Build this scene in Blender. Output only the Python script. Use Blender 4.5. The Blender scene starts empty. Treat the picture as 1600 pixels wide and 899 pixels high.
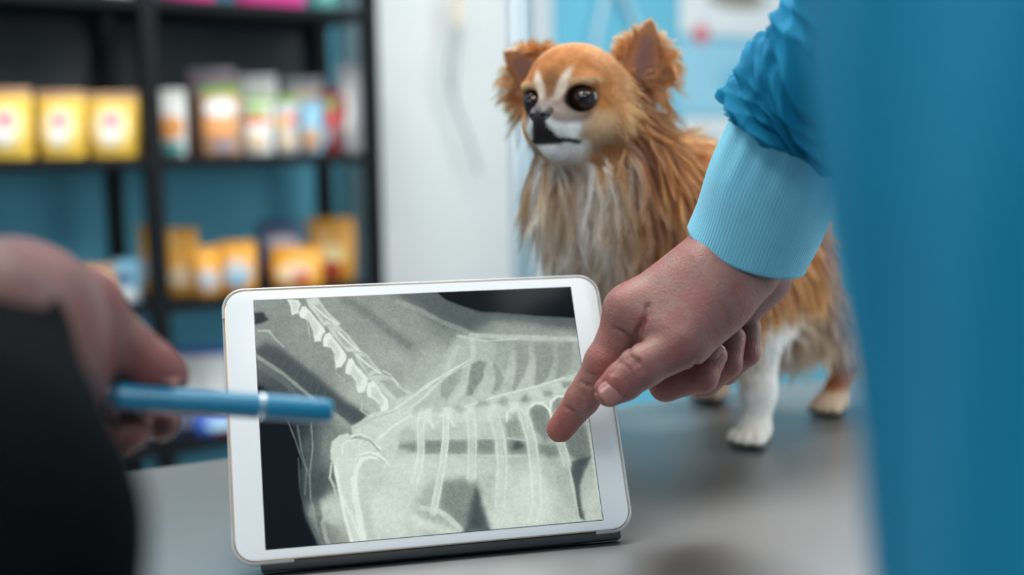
import bpy, bmesh, math, random
import numpy as np
from mathutils import Vector, Matrix

random.seed(7)
RNG = np.random.default_rng(11)
scene = bpy.context.scene
COL = scene.collection

# ------------------------------------------------------------------ camera
TABLE_Z = 0.90
CAM = np.array([0.0, 0.0, TABLE_Z + 0.2595])
FPX = 1900.0
PITCH, ROLL = 0.12, -0.014
_fw = np.array([0, math.cos(PITCH), -math.sin(PITCH)])
_up0 = np.array([0, math.sin(PITCH), math.cos(PITCH)])
_r0 = np.array([1.0, 0, 0])
_rt = math.cos(ROLL) * _r0 + math.sin(ROLL) * _up0
_up = -math.sin(ROLL) * _r0 + math.cos(ROLL) * _up0
cam_data = bpy.data.cameras.new('camera')
cam = bpy.data.objects.new('camera', cam_data)
COL.objects.link(cam)
cam.matrix_world = Matrix(((_rt[0], _up[0], -_fw[0], CAM[0]), (_rt[1], _up[1], -_fw[1], CAM[1]),
                           (_rt[2], _up[2], -_fw[2], CAM[2]), (0, 0, 0, 1)))
cam_data.sensor_fit = 'HORIZONTAL'
cam_data.sensor_width = 36.0
cam_data.lens = FPX / 1600.0 * 36.0
cam_data.clip_start = 0.01
cam_data.clip_end = 50
cam_data.dof.use_dof = True
cam_data.dof.focus_distance = 0.785
cam_data.dof.aperture_fstop = 2.5
scene.camera = cam

# ------------------------------------------------------------------ light
world = bpy.data.worlds.new('room_air')
scene.world = world
world.use_nodes = True
_bg = world.node_tree.nodes['Background']
_bg.inputs['Color'].default_value = (0.62, 0.80, 0.90, 1)
_bg.inputs['Strength'].default_value = 0.62


def area_light(name, loc, target, sx, sy, power, color):
    d = bpy.data.lights.new(name, 'AREA')
    d.shape = 'RECTANGLE'
    d.size, d.size_y = sx, sy
    d.energy = power
    d.color = color
    o = bpy.data.objects.new(name, d)
    COL.objects.link(o)
    o.location = loc
    o.rotation_euler = (Vector(target) - Vector(loc)).to_track_quat('-Z', 'Y').to_euler()
    return o


# daylight through the big window on the right wall, a ceiling panel above the room, more unseen panels added as fill
area_light('window_daylight', (2.85, 1.5, 1.75), (0.0, 1.2, 1.05), 1.7, 2.2, 44, (0.93, 0.98, 1.0))
area_light('unseen_ceiling_light', (0.5, 1.7, 2.74), (0.5, 1.7, 0), 1.2, 0.6, 26, (1.0, 0.97, 0.93))
area_light('unseen_ceiling_light', (0.7, -0.7, 2.74), (0.7, -0.7, 0), 1.2, 0.6, 36, (1.0, 0.97, 0.93))  # added fill behind the lens, brightens tablet front and hand
area_light('unseen_ceiling_light', (-1.2, -0.55, 2.74), (-1.2, -0.55, 0), 1.2, 0.6, 40, (1.0, 0.97, 0.93))  # added fill from the left rear, lifts the gown
area_light('unseen_ceiling_light', (-0.65, 1.25, 2.74), (-0.65, 1.25, 0), 1.2, 0.6, 32, (1.0, 0.97, 0.93))  # added fill to brighten the rack and the wall behind it
scene.view_settings.view_transform = 'Standard'
scene.view_settings.look = 'None'
scene.view_settings.gamma = 1.0
scene.view_settings.use_curve_mapping = False
scene.view_settings.exposure = 0.0

# ------------------------------------------------------------------ helpers
def PX(px, py, d):
    """a point seen at photo position (px, py) standing d metres in front of the lens"""
    return CAM + d * _fw + (px - 800.0) / FPX * d * _rt - (py - 449.5) / FPX * d * _up


def on_plane(px, py, p0, n):
    ray = PX(px, py, 1.0) - CAM
    t = np.dot(np.asarray(p0) - CAM, n) / np.dot(ray, n)
    return CAM + t * ray


def on_z(px, py, z):
    return on_plane(px, py, (0, 0, z), np.array([0, 0, 1.0]))


def unit(v):
    v = np.asarray(v, float)
    return v / np.linalg.norm(v)


def srgb(r, g, b):
    def f(c):
        c /= 255.0
        return c / 12.92 if c <= 0.04045 else ((c + 0.055) / 1.055) ** 2.4
    return (f(r), f(g), f(b), 1.0)


MATS = {}


def mat(name, color, rough=0.6, metal=0.0, var=0.0, scale=30.0, bump=0.0, bscale=None, stretch=None,
        spec=0.5, sss=0.0, sheen=0.0, coat=0.0, attr=None, trans=0.0, alpha=1.0, emit=0.0, rvar=0.0):
    if name in MATS:
        return MATS[name]
    m = bpy.data.materials.new(name)
    m.use_nodes = True
    nt = m.node_tree
    N, L = nt.nodes, nt.links
    b = N['Principled BSDF']
    b.inputs['Base Color'].default_value = color
    b.inputs['Roughness'].default_value = rough
    b.inputs['Metallic'].default_value = metal
    b.inputs['Specular IOR Level'].default_value = spec
    b.inputs['Transmission Weight'].default_value = trans
    b.inputs['Alpha'].default_value = alpha
    if sss:
        b.inputs['Subsurface Weight'].default_value = sss
        b.inputs['Subsurface Radius'].default_value = (1.0, 0.35, 0.2)
        b.inputs['Subsurface Scale'].default_value = 0.004
    if sheen:
        b.inputs['Sheen Weight'].default_value = sheen
        b.inputs['Sheen Roughness'].default_value = 0.5
    if coat:
        b.inputs['Coat Weight'].default_value = coat
        b.inputs['Coat Roughness'].default_value = 0.15
    tc = N.new('ShaderNodeTexCoord')
    mp = N.new('ShaderNodeMapping')
    L.new(tc.outputs['Object'], mp.inputs['Vector'])
    if stretch:
        mp.inputs['Scale'].default_value = stretch
    col_out = None
    if attr:
        a = N.new('ShaderNodeAttribute')
        a.attribute_name = attr
        col_out = a.outputs['Color']
    nz = N.new('ShaderNodeTexNoise')
    nz.inputs['Scale'].default_value = scale
    nz.inputs['Detail'].default_value = 4.0
    L.new(mp.outputs['Vector'], nz.inputs['Vector'])
    if var > 0 or attr:
        mr = N.new('ShaderNodeMapRange')
        mr.inputs['To Min'].default_value = 1.0 - var
        mr.inputs['To Max'].default_value = 1.0 + var
        mr.inputs['From Min'].default_value = 0.25
        mr.inputs['From Max'].default_value = 0.75
        L.new(nz.outputs['Fac'], mr.inputs['Value'])
        mx = N.new('ShaderNodeMix')
        mx.data_type = 'RGBA'
        mx.blend_type = 'MULTIPLY'
        mx.inputs['Factor'].default_value = 1.0
        mx.inputs['A'].default_value = color
        if col_out:
            L.new(col_out, mx.inputs['A'])
        L.new(mr.outputs['Result'], mx.inputs['B'])
        L.new(mx.outputs['Result'], b.inputs['Base Color'])
        if emit:
            L.new(mx.outputs['Result'], b.inputs['Emission Color'])
    if emit:
        b.inputs['Emission Color'].default_value = color
        b.inputs['Emission Strength'].default_value = emit
    if rvar:
        mr2 = N.new('ShaderNodeMapRange')
        mr2.inputs['To Min'].default_value = rough - rvar
        mr2.inputs['To Max'].default_value = rough + rvar
        L.new(nz.outputs['Fac'], mr2.inputs['Value'])
        L.new(mr2.outputs['Result'], b.inputs['Roughness'])
    if bump > 0:
        n2 = N.new('ShaderNodeTexNoise')
        n2.inputs['Scale'].default_value = bscale or scale
        n2.inputs['Detail'].default_value = 3.0
        L.new(mp.outputs['Vector'], n2.inputs['Vector'])
        bp = N.new('ShaderNodeBump')
        bp.inputs['Strength'].default_value = bump
        bp.inputs['Distance'].default_value = 0.002
        L.new(n2.outputs['Fac'], bp.inputs['Height'])
        L.new(bp.outputs['Normal'], b.inputs['Normal'])
    MATS[name] = m
    return m


def tag(o, label=None, cat=None, group=None, kind=None):
    for k, v in (('label', label), ('category', cat), ('group', group), ('kind', kind)):
        if v:
            o[k] = v
    return o


def thing(name, label, cat, loc=(0, 0, 0), rotz=0.0, group=None, matrix=None):
    o = bpy.data.objects.new(name, None)
    COL.objects.link(o)
    o.empty_display_size = 0.05
    o.matrix_world = matrix if matrix else Matrix.Translation(Vector(loc)) @ Matrix.Rotation(rotz, 4, 'Z')
    return tag(o, label, cat, group)


WORLD = {}


def wm(o):
    """world matrix without a depsgraph update"""
    if o is None:
        return Matrix.Identity(4)
    return wm(o.parent) @ o.matrix_parent_inverse @ o.matrix_basis if o.parent else o.matrix_basis.copy()


def obj(name, verts, faces, m, parent=None, local=False, smooth=True, cols=None, auto=None):
    """one mesh object; vertices in world space (re-expressed in the parent's frame) or local"""
    me = bpy.data.meshes.new(name)
    if isinstance(verts, np.ndarray):
        verts = np.asarray(verts, float)
        if parent is not None and not local:
            mi = np.array(wm(parent).inverted())
            verts = verts @ mi[:3, :3].T + mi[:3, 3]
    elif parent is not None and not local:
        mi = wm(parent).inverted()
        verts = [mi @ Vector(v) for v in verts]
    if isinstance(faces, np.ndarray):
        nf, k = faces.shape
        me.vertices.add(len(verts))
        me.vertices.foreach_set('co', np.asarray(verts, np.float32).ravel())
        me.loops.add(nf * k)
        me.loops.foreach_set('vertex_index', faces.astype(np.int32).ravel())
        me.polygons.add(nf)
        me.polygons.foreach_set('loop_start', np.arange(0, nf * k, k, dtype=np.int32))
        me.update(calc_edges=True)
        me.validate()
    else:
        me.from_pydata([tuple(v) for v in verts], [], [tuple(f) for f in faces])
    if smooth:
        me.polygons.foreach_set('use_smooth', np.ones(len(me.polygons), bool))
    if cols is not None:
        a = me.color_attributes.new('col', 'FLOAT_COLOR', 'POINT')
        c = np.ones((len(cols), 4), np.float32)
        c[:, :3] = cols
        a.data.foreach_set('color', c.ravel())
    me.materials.append(m)
    if smooth and auto:
        me.set_sharp_from_angle(angle=auto)
    o = bpy.data.objects.new(name, me)
    COL.objects.link(o)
    if parent is not None:
        o.parent = parent
    return o


class MB:
    """collects primitive shapes of one part"""
    def __init__(self):
        self.bm = bmesh.new()

    def box(self, c, s, rot=None, bevel=0.0):
        M = Matrix.Translation(Vector(c)) @ (rot.to_4x4() if rot else Matrix.Identity(4)) @ Matrix.Diagonal((s[0], s[1], s[2], 1))
        r = bmesh.ops.create_cube(self.bm, size=1.0, matrix=M)
        if bevel:
            ed = {e for v in r['verts'] for e in v.link_edges}
            bmesh.ops.bevel(self.bm, geom=list(ed), offset=bevel, segments=2, profile=0.5, affect='EDGES')
        return self

    def cyl(self, a, b, ra, rb=None, seg=20, cap=True):
        a, b = Vector(a), Vector(b)
        d = b - a
        M = Matrix.Translation((a + b) / 2) @ d.to_track_quat('Z', 'Y').to_matrix().to_4x4()
        bmesh.ops.create_cone(self.bm, cap_ends=cap, segments=seg, radius1=ra, radius2=ra if rb is None else rb,
                              depth=d.length, matrix=M)
        return self

    def ball(self, c, r, sc=(1, 1, 1), rot=None, seg=20):
        M = Matrix.Translation(Vector(c)) @ (rot.to_4x4() if rot else Matrix.Identity(4)) @ Matrix.Diagonal((sc[0], sc[1], sc[2], 1))
        bmesh.ops.create_uvsphere(self.bm, u_segments=seg, v_segments=seg * 2 // 3, radius=r, matrix=M)
        return self

    def prism(self, pts, z0, z1):
        """outline (x, y) extruded along z"""
        n = len(pts)
        lo = [self.bm.verts.new((x, y, z0)) for x, y in pts]
        hi = [self.bm.verts.new((x, y, z1)) for x, y in pts]
        self.bm.faces.new(hi)
        self.bm.faces.new(lo[::-1])
        for i in range(n):
            j = (i + 1) % n
            self.bm.faces.new((lo[i], lo[j], hi[j], hi[i]))
        return self

    def build(self, name, m, parent=None, local=False, smooth=True, auto=0.7):
        bm = self.bm
        bmesh.ops.recalc_face_normals(bm, faces=bm.faces)
        if parent is not None and not local:
            bm.transform(wm(parent).inverted())
        me = bpy.data.meshes.new(name)
        bm.to_mesh(me)
        bm.free()
        if smooth:
            me.polygons.foreach_set('use_smooth', np.ones(len(me.polygons), bool))
            me.set_sharp_from_angle(angle=auto)
        me.materials.append(m)
        o = bpy.data.objects.new(name, me)
        COL.objects.link(o)
        if parent is not None:
            o.parent = parent
        return o


def tube(path, radii, seg=16, closed_ends=True):
    """verts, faces of a swept tube with a radius per point"""
    P = np.asarray(path, float)
    n = len(P)
    T = np.gradient(P, axis=0)
    T /= np.linalg.norm(T, axis=1)[:, None]
    ref = np.array([0, 0, 1.0]) if abs(T[0][2]) < 0.9 else np.array([1.0, 0, 0])
    u = unit(np.cross(T[0], ref))
    V = []
    for i in range(n):
        u = unit(u - T[i] * np.dot(u, T[i]))
        w = np.cross(T[i], u)
        for k in range(seg):
            a = 2 * math.pi * k / seg
            V.append(P[i] + radii[i] * (math.cos(a) * u + math.sin(a) * w))
    F = []
    for i in range(n - 1):
        for k in range(seg):
            k2 = (k + 1) % seg
            F.append((i * seg + k, i * seg + k2, (i + 1) * seg + k2, (i + 1) * seg + k))
    if closed_ends:
        F.append(tuple(range(seg))[::-1])
        F.append(tuple((n - 1) * seg + k for k in range(seg)))
    return V, F


def spline(pts, n):
    """Catmull-Rom through the points"""
    P = np.asarray(pts, float)
    P = np.vstack([2 * P[0] - P[1], P, 2 * P[-1] - P[-2]])
    m = len(P) - 3
    out = []
    for s in np.linspace(0, m - 1e-6, n):
        i = int(s)
        t = s - i
        p0, p1, p2, p3 = P[i:i + 4]
        out.append(0.5 * (2 * p1 + (p2 - p0) * t + (2 * p0 - 5 * p1 + 4 * p2 - p3) * t * t + (3 * p1 - p0 - 3 * p2 + p3) * t ** 3))
    return np.array(out)


def rounded_rect(w, h, r, x0=0.0, y0=0.0, n=8):
    pts = []
    for cx, cy, a0 in ((w / 2 - r, h / 2 - r, 0), (-w / 2 + r, h / 2 - r, 90), (-w / 2 + r, -h / 2 + r, 180), (w / 2 - r, -h / 2 + r, 270)):
        for k in range(n + 1):
            a = math.radians(a0 + 90.0 * k / n)
            pts.append((x0 + cx + r * math.cos(a), y0 + cy + r * math.sin(a)))
    return pts


class SDF:
    """distance field on a grid; smooth unions of tapered limbs and ellipsoids meshed as one closed surface"""
    def __init__(self, lo, hi, h):
        self.lo = np.asarray(lo, float)
        self.h = h
        self.n = np.ceil((np.asarray(hi) - self.lo) / h).astype(int) + 1
        self.F = np.full(self.n, 0.06, np.float32)

    def _sub(self, bmin, bmax):
        i0 = np.clip(np.floor((bmin - self.lo) / self.h).astype(int), 0, self.n - 1)
        i1 = np.clip(np.ceil((bmax - self.lo) / self.h).astype(int) + 1, i0 + 1, self.n)
        sl = tuple(slice(a, b) for a, b in zip(i0, i1))
        ax = [self.lo[k] + self.h * np.arange(i0[k], i1[k]) for k in range(3)]
        X, Y, Z = np.meshgrid(*ax, indexing='ij', sparse=True)
        return sl, X.astype(np.float32), Y.astype(np.float32), Z.astype(np.float32)

    def _put(self, sl, d, k, op):
        A = self.F[sl]
        if op == 'add':
            if k > 0:
                hh = np.maximum(k - np.abs(A - d), 0) / k
                self.F[sl] = np.minimum(A, d) - hh * hh * k * 0.25
            else:
                self.F[sl] = np.minimum(A, d)
        else:
            d = -d
            if k > 0:
                hh = np.maximum(k - np.abs(A - d), 0) / k
                self.F[sl] = np.maximum(A, d) + hh * hh * k * 0.25
            else:
                self.F[sl] = np.maximum(A, d)

    def cone(self, a, b, ra, rb, k=0.01, op='add'):
        a, b = np.asarray(a, float), np.asarray(b, float)
        m = max(ra, rb) + k + 2 * self.h
        sl, X, Y, Z = self._sub(np.minimum(a, b) - m, np.maximum(a, b) + m)
        ba = b - a
        l2 = float(ba @ ba) + 1e-12
        px, py, pz = X - a[0], Y - a[1], Z - a[2]
        t = np.clip((px * ba[0] + py * ba[1] + pz * ba[2]) / l2, 0, 1)
        d = np.sqrt((px - ba[0] * t) ** 2 + (py - ba[1] * t) ** 2 + (pz - ba[2] * t) ** 2) - (ra + (rb - ra) * t)
        self._put(sl, d, k, op)
        return self

    def chain(self, pts, rad, k=0.01, op='add'):
        for i in range(len(pts) - 1):
            self.cone(pts[i], pts[i + 1], rad[i], rad[i + 1], k, op)
        return self

    def ell(self, c, r, k=0.01, rot=None, op='add'):
        c, r = np.asarray(c, float), np.asarray(r, float)
        m = max(r) + k + 2 * self.h
        sl, X, Y, Z = self._sub(c - m, c + m)
        px, py, pz = X - c[0], Y - c[1], Z - c[2]
        if rot is not None:      # rows of rot are the ellipsoid's axes
            q = [px * rot[i][0] + py * rot[i][1] + pz * rot[i][2] for i in range(3)]
        else:
            q = [px, py, pz]
        k0 = np.sqrt((q[0] / r[0]) ** 2 + (q[1] / r[1]) ** 2 + (q[2] / r[2]) ** 2)
        k1 = np.sqrt((q[0] / r[0] ** 2) ** 2 + (q[1] / r[1] ** 2) ** 2 + (q[2] / r[2] ** 2) ** 2)
        self._put(sl, k0 * (k0 - 1.0) / np.maximum(k1, 1e-6), k, op)
        return self

    def plate(self, base, tip, across, hw, thick, cup, k=0.006, round_=0.9):
        """a leaf-like cupped flap: from base to tip, half width hw at the base"""
        base, tip = np.asarray(base, float), np.asarray(tip, float)
        u = tip - base
        Lg = np.linalg.norm(u)
        u = u / Lg
        v = unit(across - u * np.dot(across, u))
        w = np.cross(u, v)
        m = max(Lg, hw) + 0.02
        sl, X, Y, Z = self._sub(base - m, base + m)
        px, py, pz = X - base[0], Y - base[1], Z - base[2]
        a = px * u[0] + py * u[1] + pz * u[2]
        b = px * v[0] + py * v[1] + pz * v[2]
        c = px * w[0] + py * w[1] + pz * w[2]
        s = np.clip(a / Lg, 0, 1)
        half = hw * (1 - s) ** round_ * (1 + 0.35 * s) + 0.0012
        cc = c - cup * (b * b) / hw * (1 - 0.5 * s)
        d = np.maximum(np.maximum(np.abs(b) - half, np.abs(cc) - thick * (1 - 0.45 * s)), np.maximum(a - Lg, -a - 0.006))
        self._put(sl, d.astype(np.float32), k, 'add')
        return self

    def surface(self, px, py, d0, d1):
        """first point of the shape on the sight line through (px, py) between two distances"""
        for d in np.arange(d0, d1, self.h * 0.5):
            p = PX(px, py, d)
            i = np.round((p - self.lo) / self.h).astype(int)
            if (i >= 0).all() and (i < self.n).all() and self.F[tuple(i)] < 0:
                return p
        return PX(px, py, d1)

    def mesh(self):
        F, h = self.F, self.h
        S = F < 0
        c = np.zeros(np.array(F.shape) - 1, np.int8)
        for dx in (0, 1):
            for dy in (0, 1):
                for dz in (0, 1):
                    c += S[dx:S.shape[0] - 1 + dx, dy:S.shape[1] - 1 + dy, dz:S.shape[2] - 1 + dz]
        act = (c > 0) & (c < 8)
        I = np.argwhere(act)
        idx = np.full(act.shape, -1, np.int64)
        idx[act] = np.arange(len(I))
        acc = np.zeros((len(I), 3))
        cnt = np.zeros(len(I))
        corners = [(x, y, z) for x in (0, 1) for y in (0, 1) for z in (0, 1)]
        for p in corners:
            for ax in range(3):
                if p[ax]:
                    continue
                q = list(p)
                q[ax] = 1
                a = F[I[:, 0] + p[0], I[:, 1] + p[1], I[:, 2] + p[2]]
                b = F[I[:, 0] + q[0], I[:, 1] + q[1], I[:, 2] + q[2]]
                x = (a < 0) != (b < 0)
                t = np.where(x, a / np.where(a == b, 1, a - b), 0)
                pt = np.array(p, float)[None, :].repeat(len(I), 0)
                pt[:, ax] = t
                acc[x] += pt[x]
                cnt[x] += 1
        V = self.lo + h * (I + acc / cnt[:, None])
        faces = []
        for ax in range(3):
            sh = list(S.shape)
            A = S[tuple(slice(0, -1) if k == ax else slice(None) for k in range(3))]
            B = S[tuple(slice(1, None) if k == ax else slice(None) for k in range(3))]
            E = np.argwhere(A != B)
            o1, o2 = [k for k in range(3) if k != ax]
            ok = (E[:, o1] > 0) & (E[:, o2] > 0) & (E[:, o1] < S.shape[o1] - 1) & (E[:, o2] < S.shape[o2] - 1)
            E = E[ok]
            inside = A[E[:, 0], E[:, 1], E[:, 2]]
            q = []
            for d1, d2 in ((-1, -1), (0, -1), (0, 0), (-1, 0)):
                C = E.copy()
                C[:, o1] += d1
                C[:, o2] += d2
                q.append(idx[C[:, 0], C[:, 1], C[:, 2]])
            q = np.stack(q, 1)
            flip = inside if ax != 1 else ~inside
            q[~flip] = q[~flip][:, ::-1]
            faces.append(q)
        return V, np.vstack(faces)


def copy_tree(o, loc=None, rotz=None, label=None, group=None, parent=None):
    c = o.copy()
    COL.objects.link(c)
    c.parent = parent
    if loc is not None:
        c.location = loc
    if rotz is not None:
        c.rotation_euler = (0, 0, rotz)
    if label:
        c['label'] = label
    if group:
        c['group'] = group
    for ch in list(o.children):
        copy_tree(ch, parent=c)
    return c


def fractal(x, y, octaves, seed):
    """value noise"""
    r = np.random.default_rng(seed).random((256, 256))
    out = np.zeros_like(x)
    amp, tot, f = 1.0, 0.0, 1.0
    for _ in range(octaves):
        xi, yi = np.floor(x * f).astype(int), np.floor(y * f).astype(int)
        tx, ty = x * f - xi, y * f - yi
        tx, ty = tx * tx * (3 - 2 * tx), ty * ty * (3 - 2 * ty)
        a = r[xi & 255, yi & 255] * (1 - tx) + r[(xi + 1) & 255, yi & 255] * tx
        b = r[xi & 255, (yi + 1) & 255] * (1 - tx) + r[(xi + 1) & 255, (yi + 1) & 255] * tx
        out += amp * (a * (1 - ty) + b * ty)
        tot += amp
        amp *= 0.5
        f *= 2.03
    return out / tot



# ------------------------------------------------------------------ the room
RA = math.radians(38.0)                       # the back wall and the rack run at this angle
RL = np.array([math.cos(RA), math.sin(RA), 0])    # along the wall, to the right and away
RB = np.array([-math.sin(RA), math.cos(RA), 0])   # into the wall
R0 = np.array([-0.643, 2.20, 0.0])            # foot of the rack's middle front post
WALL0 = R0 + RB * 0.30
M_wall = mat('blue_wall_paint', srgb(104, 186, 212), 0.75, var=0.04, scale=3, bump=0.05, bscale=220)
M_floor = mat('grey_vinyl_floor', srgb(120, 124, 126), 0.45, var=0.10, scale=14)
M_ceil = mat('white_ceiling_paint', srgb(226, 228, 228), 0.85, var=0.03, scale=5)
M_side = mat('pale_wall_paint', srgb(196, 214, 220), 0.8, var=0.03, scale=4)


def wall_slab(name, a, b, z0, z1, thick, nrm, m):
    a, b = np.asarray(a), np.asarray(b)
    V = [a, b, b + nrm * thick, a + nrm * thick]
    verts = [(p[0], p[1], z0) for p in V] + [(p[0], p[1], z1) for p in V]
    F = [(3, 2, 1, 0), (4, 5, 6, 7), (0, 1, 5, 4), (1, 2, 6, 5), (2, 3, 7, 6), (3, 0, 4, 7)]
    return tag(obj(name, verts, F, m, smooth=False), kind='structure')


fl = MB().box((0.6, 1.2, -0.03), (7.2, 7.4, 0.06)).build('floor', M_floor, smooth=False)
tag(fl, kind='structure')
ce = MB().box((0.6, 1.2, 2.83), (7.2, 7.4, 0.06)).build('ceiling', M_ceil, smooth=False)
tag(ce, kind='structure')
WA = WALL0 - RL * 2.3
WB = WALL0 + RL * 3.95
wall_slab('wall_back', WA, WB, 0.0, 2.8, 0.10, RB, M_wall)
bb = wall_slab('baseboard_back', WA + RB * -0.012, WB + RB * -0.012, 0.0, 0.09, 0.012, RB, mat('white_trim', srgb(222, 226, 226), 0.5))
# right wall with the daylight window
RW = 2.95
wall_slab('wall_right', (RW, -2.3, 0), (RW, 0.55, 0), 0.0, 2.8, 0.1, np.array([1.0, 0, 0]), M_side)
wall_slab('wall_right', (RW, 2.45, 0), (RW, 4.7, 0), 0.0, 2.8, 0.1, np.array([1.0, 0, 0]), M_side)
wall_slab('wall_right', (RW, 0.55, 0), (RW, 2.45, 0), 0.0, 0.8, 0.1, np.array([1.0, 0, 0]), M_side)
wall_slab('wall_right', (RW, 0.55, 0), (RW, 2.45, 0), 2.6, 2.8, 0.1, np.array([1.0, 0, 0]), M_side)
win = tag(thing('window_1', None, None, (RW, 1.5, 0.8)), kind='structure')
M_white = mat('white_lacquer', srgb(232, 235, 234), 0.35, var=0.02, scale=6)
for y in (0.58, 1.5, 2.42):
    MB().box((RW + 0.05, y, 1.7), (0.07, 0.06, 1.8), bevel=0.004).build('window_frame', M_white, win)
for z in (0.83, 2.57):
    MB().box((RW + 0.05, 1.5, z), (0.07, 1.9, 0.06), bevel=0.004).build('window_frame', M_white, win)
M_glass = mat('clear_glass', (1, 1, 1, 1), 0.0, trans=1.0)
for y in (1.04, 1.96):
    MB().box((RW + 0.05, y, 1.7), (0.006, 0.86, 1.68)).build('pane', M_glass, win, smooth=False)
for k, (x, y) in enumerate(((0.5, 1.7), (0.7, -0.7), (-1.2, -0.55), (-0.65, 1.25))):
    t = thing('unseen_ceiling_panel', ('flush white ceiling panel light over the steel table', 'added white fill panel on the ceiling over the gowned person', 'added white fill panel on the ceiling behind the person in dark clothes', 'added white fill panel on the ceiling in front of the shelving rack')[k], 'ceiling light', (x, y, 2.8), group='ceiling panel lights')  # panels after the first are unseen housings for the added fill lamps
    MB().box((x, y, 2.775), (1.26, 0.66, 0.05), bevel=0.006).build('frame', M_white, t)
    MB().box((x, y, 2.752), (1.2, 0.6, 0.006)).build('diffuser', mat('lit_diffuser', (1, 0.97, 0.93, 1), 0.5, emit=2.0), t, smooth=False)


def wall_pt(px, py, off=0.0):
    return on_plane(px, py, WALL0 - RB * off, RB)


# ---- white cabinet standing between the rack and the bare stretch of wall
def cab_pt(px):
    # on the plane of the cabinet front, parallel to the wall
    return on_plane(px, 300, WALL0 - RB * 0.16, RB)


ca, cb = cab_pt(592), cab_pt(803)
cw = np.linalg.norm((cb - ca)[:2])
cab = thing('tall_cabinet', 'tall plain white cabinet beside the black shelving rack', 'cabinet', ((ca + cb)[0] / 2 + RB[0] * .075, (ca + cb)[1] / 2 + RB[1] * .075, 0), RA)
M_cab = mat('white_cabinet_paint', srgb(205, 210, 210), 0.45, var=0.015, scale=4)
MB().box((0, 0.01, 1.10), (cw, 0.13, 2.08), bevel=0.004).build('body', M_cab, cab, local=True)
MB().box((0, -0.065, 1.10), (cw - 0.004, 0.018, 2.06), bevel=0.003).build('door', M_cab, cab, local=True)
MB().box((0, 0.01, 0.03), (cw - 0.02, 0.11, 0.06)).build('plinth', mat('dark_plinth', srgb(60, 64, 66), 0.6), cab, local=True)
# polished upright and pale casing at the cabinet's right
sa, sb = on_plane(806, 300, WALL0 - RB * 0.16, RB), on_plane(817, 300, WALL0 - RB * 0.16, RB)
sw = np.linalg.norm((sb - sa)[:2])
pole = thing('steel_upright', 'polished steel upright standing right beside the white cabinet', 'metal post', ((sa + sb)[0] / 2, (sa + sb)[1] / 2, 0), RA)
M_chrome = mat('polished_steel', (0.80, 0.82, 0.85, 1), 0.28, metal=1.0)
MB().box((0, 0, 1.2), (sw, 0.02, 2.36), bevel=0.005).build('post', M_chrome, pole, local=True)
MB().box((0, 0, 0.012), (sw + 0.03, 0.05, 0.024), bevel=0.004).build('foot_plate', M_chrome, pole, local=True)
ta, tb = wall_pt(824, 300), wall_pt(858, 300)
tr = wall_slab('trim_1', ta - RB * 0.02, tb - RB * 0.02, 0.0, 2.3, 0.02, RB, mat('pale_trim', srgb(205, 212, 216), 0.5))

# ---- thin drip line hung in front of the cabinet
dl = thing('drip_line', 'thin clear drip tube hanging in front of the white cabinet', 'tube', tuple(on_plane(712, 10, WALL0 - RB * 0.22, RB)))
M_tube = mat('soft_clear_plastic', srgb(150, 160, 166), 0.3, spec=0.5, alpha=0.85)
pts = [on_plane(x, y, WALL0 - RB * 0.20, RB) for x, y in ((716, -160), (714, -60), (712, 30), (703, 90), (702, 125), (712, 165), (730, 210), (748, 270))]
v, f = tube(spline(pts, 40), [0.0040] * 40, 10)
obj('tube', v, f, M_tube, dl)
pts = [on_plane(x, y, WALL0 - RB * 0.20, RB) for x, y in ((716, -40), (719, 30), (716, 70), (708, 140), (711, 165))]
v, f = tube(spline(pts, 30), [0.0032] * 30, 10)
obj('tube', v, f, M_tube, dl)
c0 = on_plane(714, 20, WALL0 - RB * 0.20, RB)
MB().cyl(c0 + np.array([0, 0, -.03]), c0 + np.array([0, 0, .035]), 0.010, 0.012).build('drip_chamber', mat('cream_plastic', srgb(226, 212, 188), 0.4), dl)
c0 = on_plane(716, -160, WALL0 - RB * 0.20, RB)
MB().box(c0 + RB * 0.013, (0.02, 0.045, 0.02), rot=Matrix.Rotation(RA, 3, 'Z'), bevel=.003).build('hook', M_chrome, dl)

# ---- papers on the blue wall
def paper(name, label, x0, y0, x1, y1, m, marks=(), tilt=0.0):
    """a sheet pinned on the wall; marks are (x, y, w, h, material) in fractions of the sheet"""
    a, b, c = wall_pt(x0, (y0 + y1) / 2, 0.004), wall_pt(x1, (y0 + y1) / 2, 0.004), wall_pt((x0 + x1) / 2, y0, 0.004)
    d = wall_pt((x0 + x1) / 2, y1, 0.004)
    w, h = np.linalg.norm((b - a)[:2]), c[2] - d[2]
    ctr = wall_pt((x0 + x1) / 2, (y0 + y1) / 2, 0.004)
    t = thing(name, label, 'poster', matrix=Matrix.Translation(Vector(ctr)) @ Matrix.Rotation(RA, 4, 'Z') @ Matrix.Rotation(tilt, 4, 'Y'))
    MB().box((0, 0, 0), (w, 0.003, h)).build('sheet', m, t, local=True, smooth=False)
    for (u, vv, ww, hh, mm) in marks:
        MB().ball(((u - .5) * w, -0.0022, (.5 - vv) * h), 0.5, (ww * w, 0.0012, hh * h), seg=16).build('printed_patch', mm, t, local=True)
    return t


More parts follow.
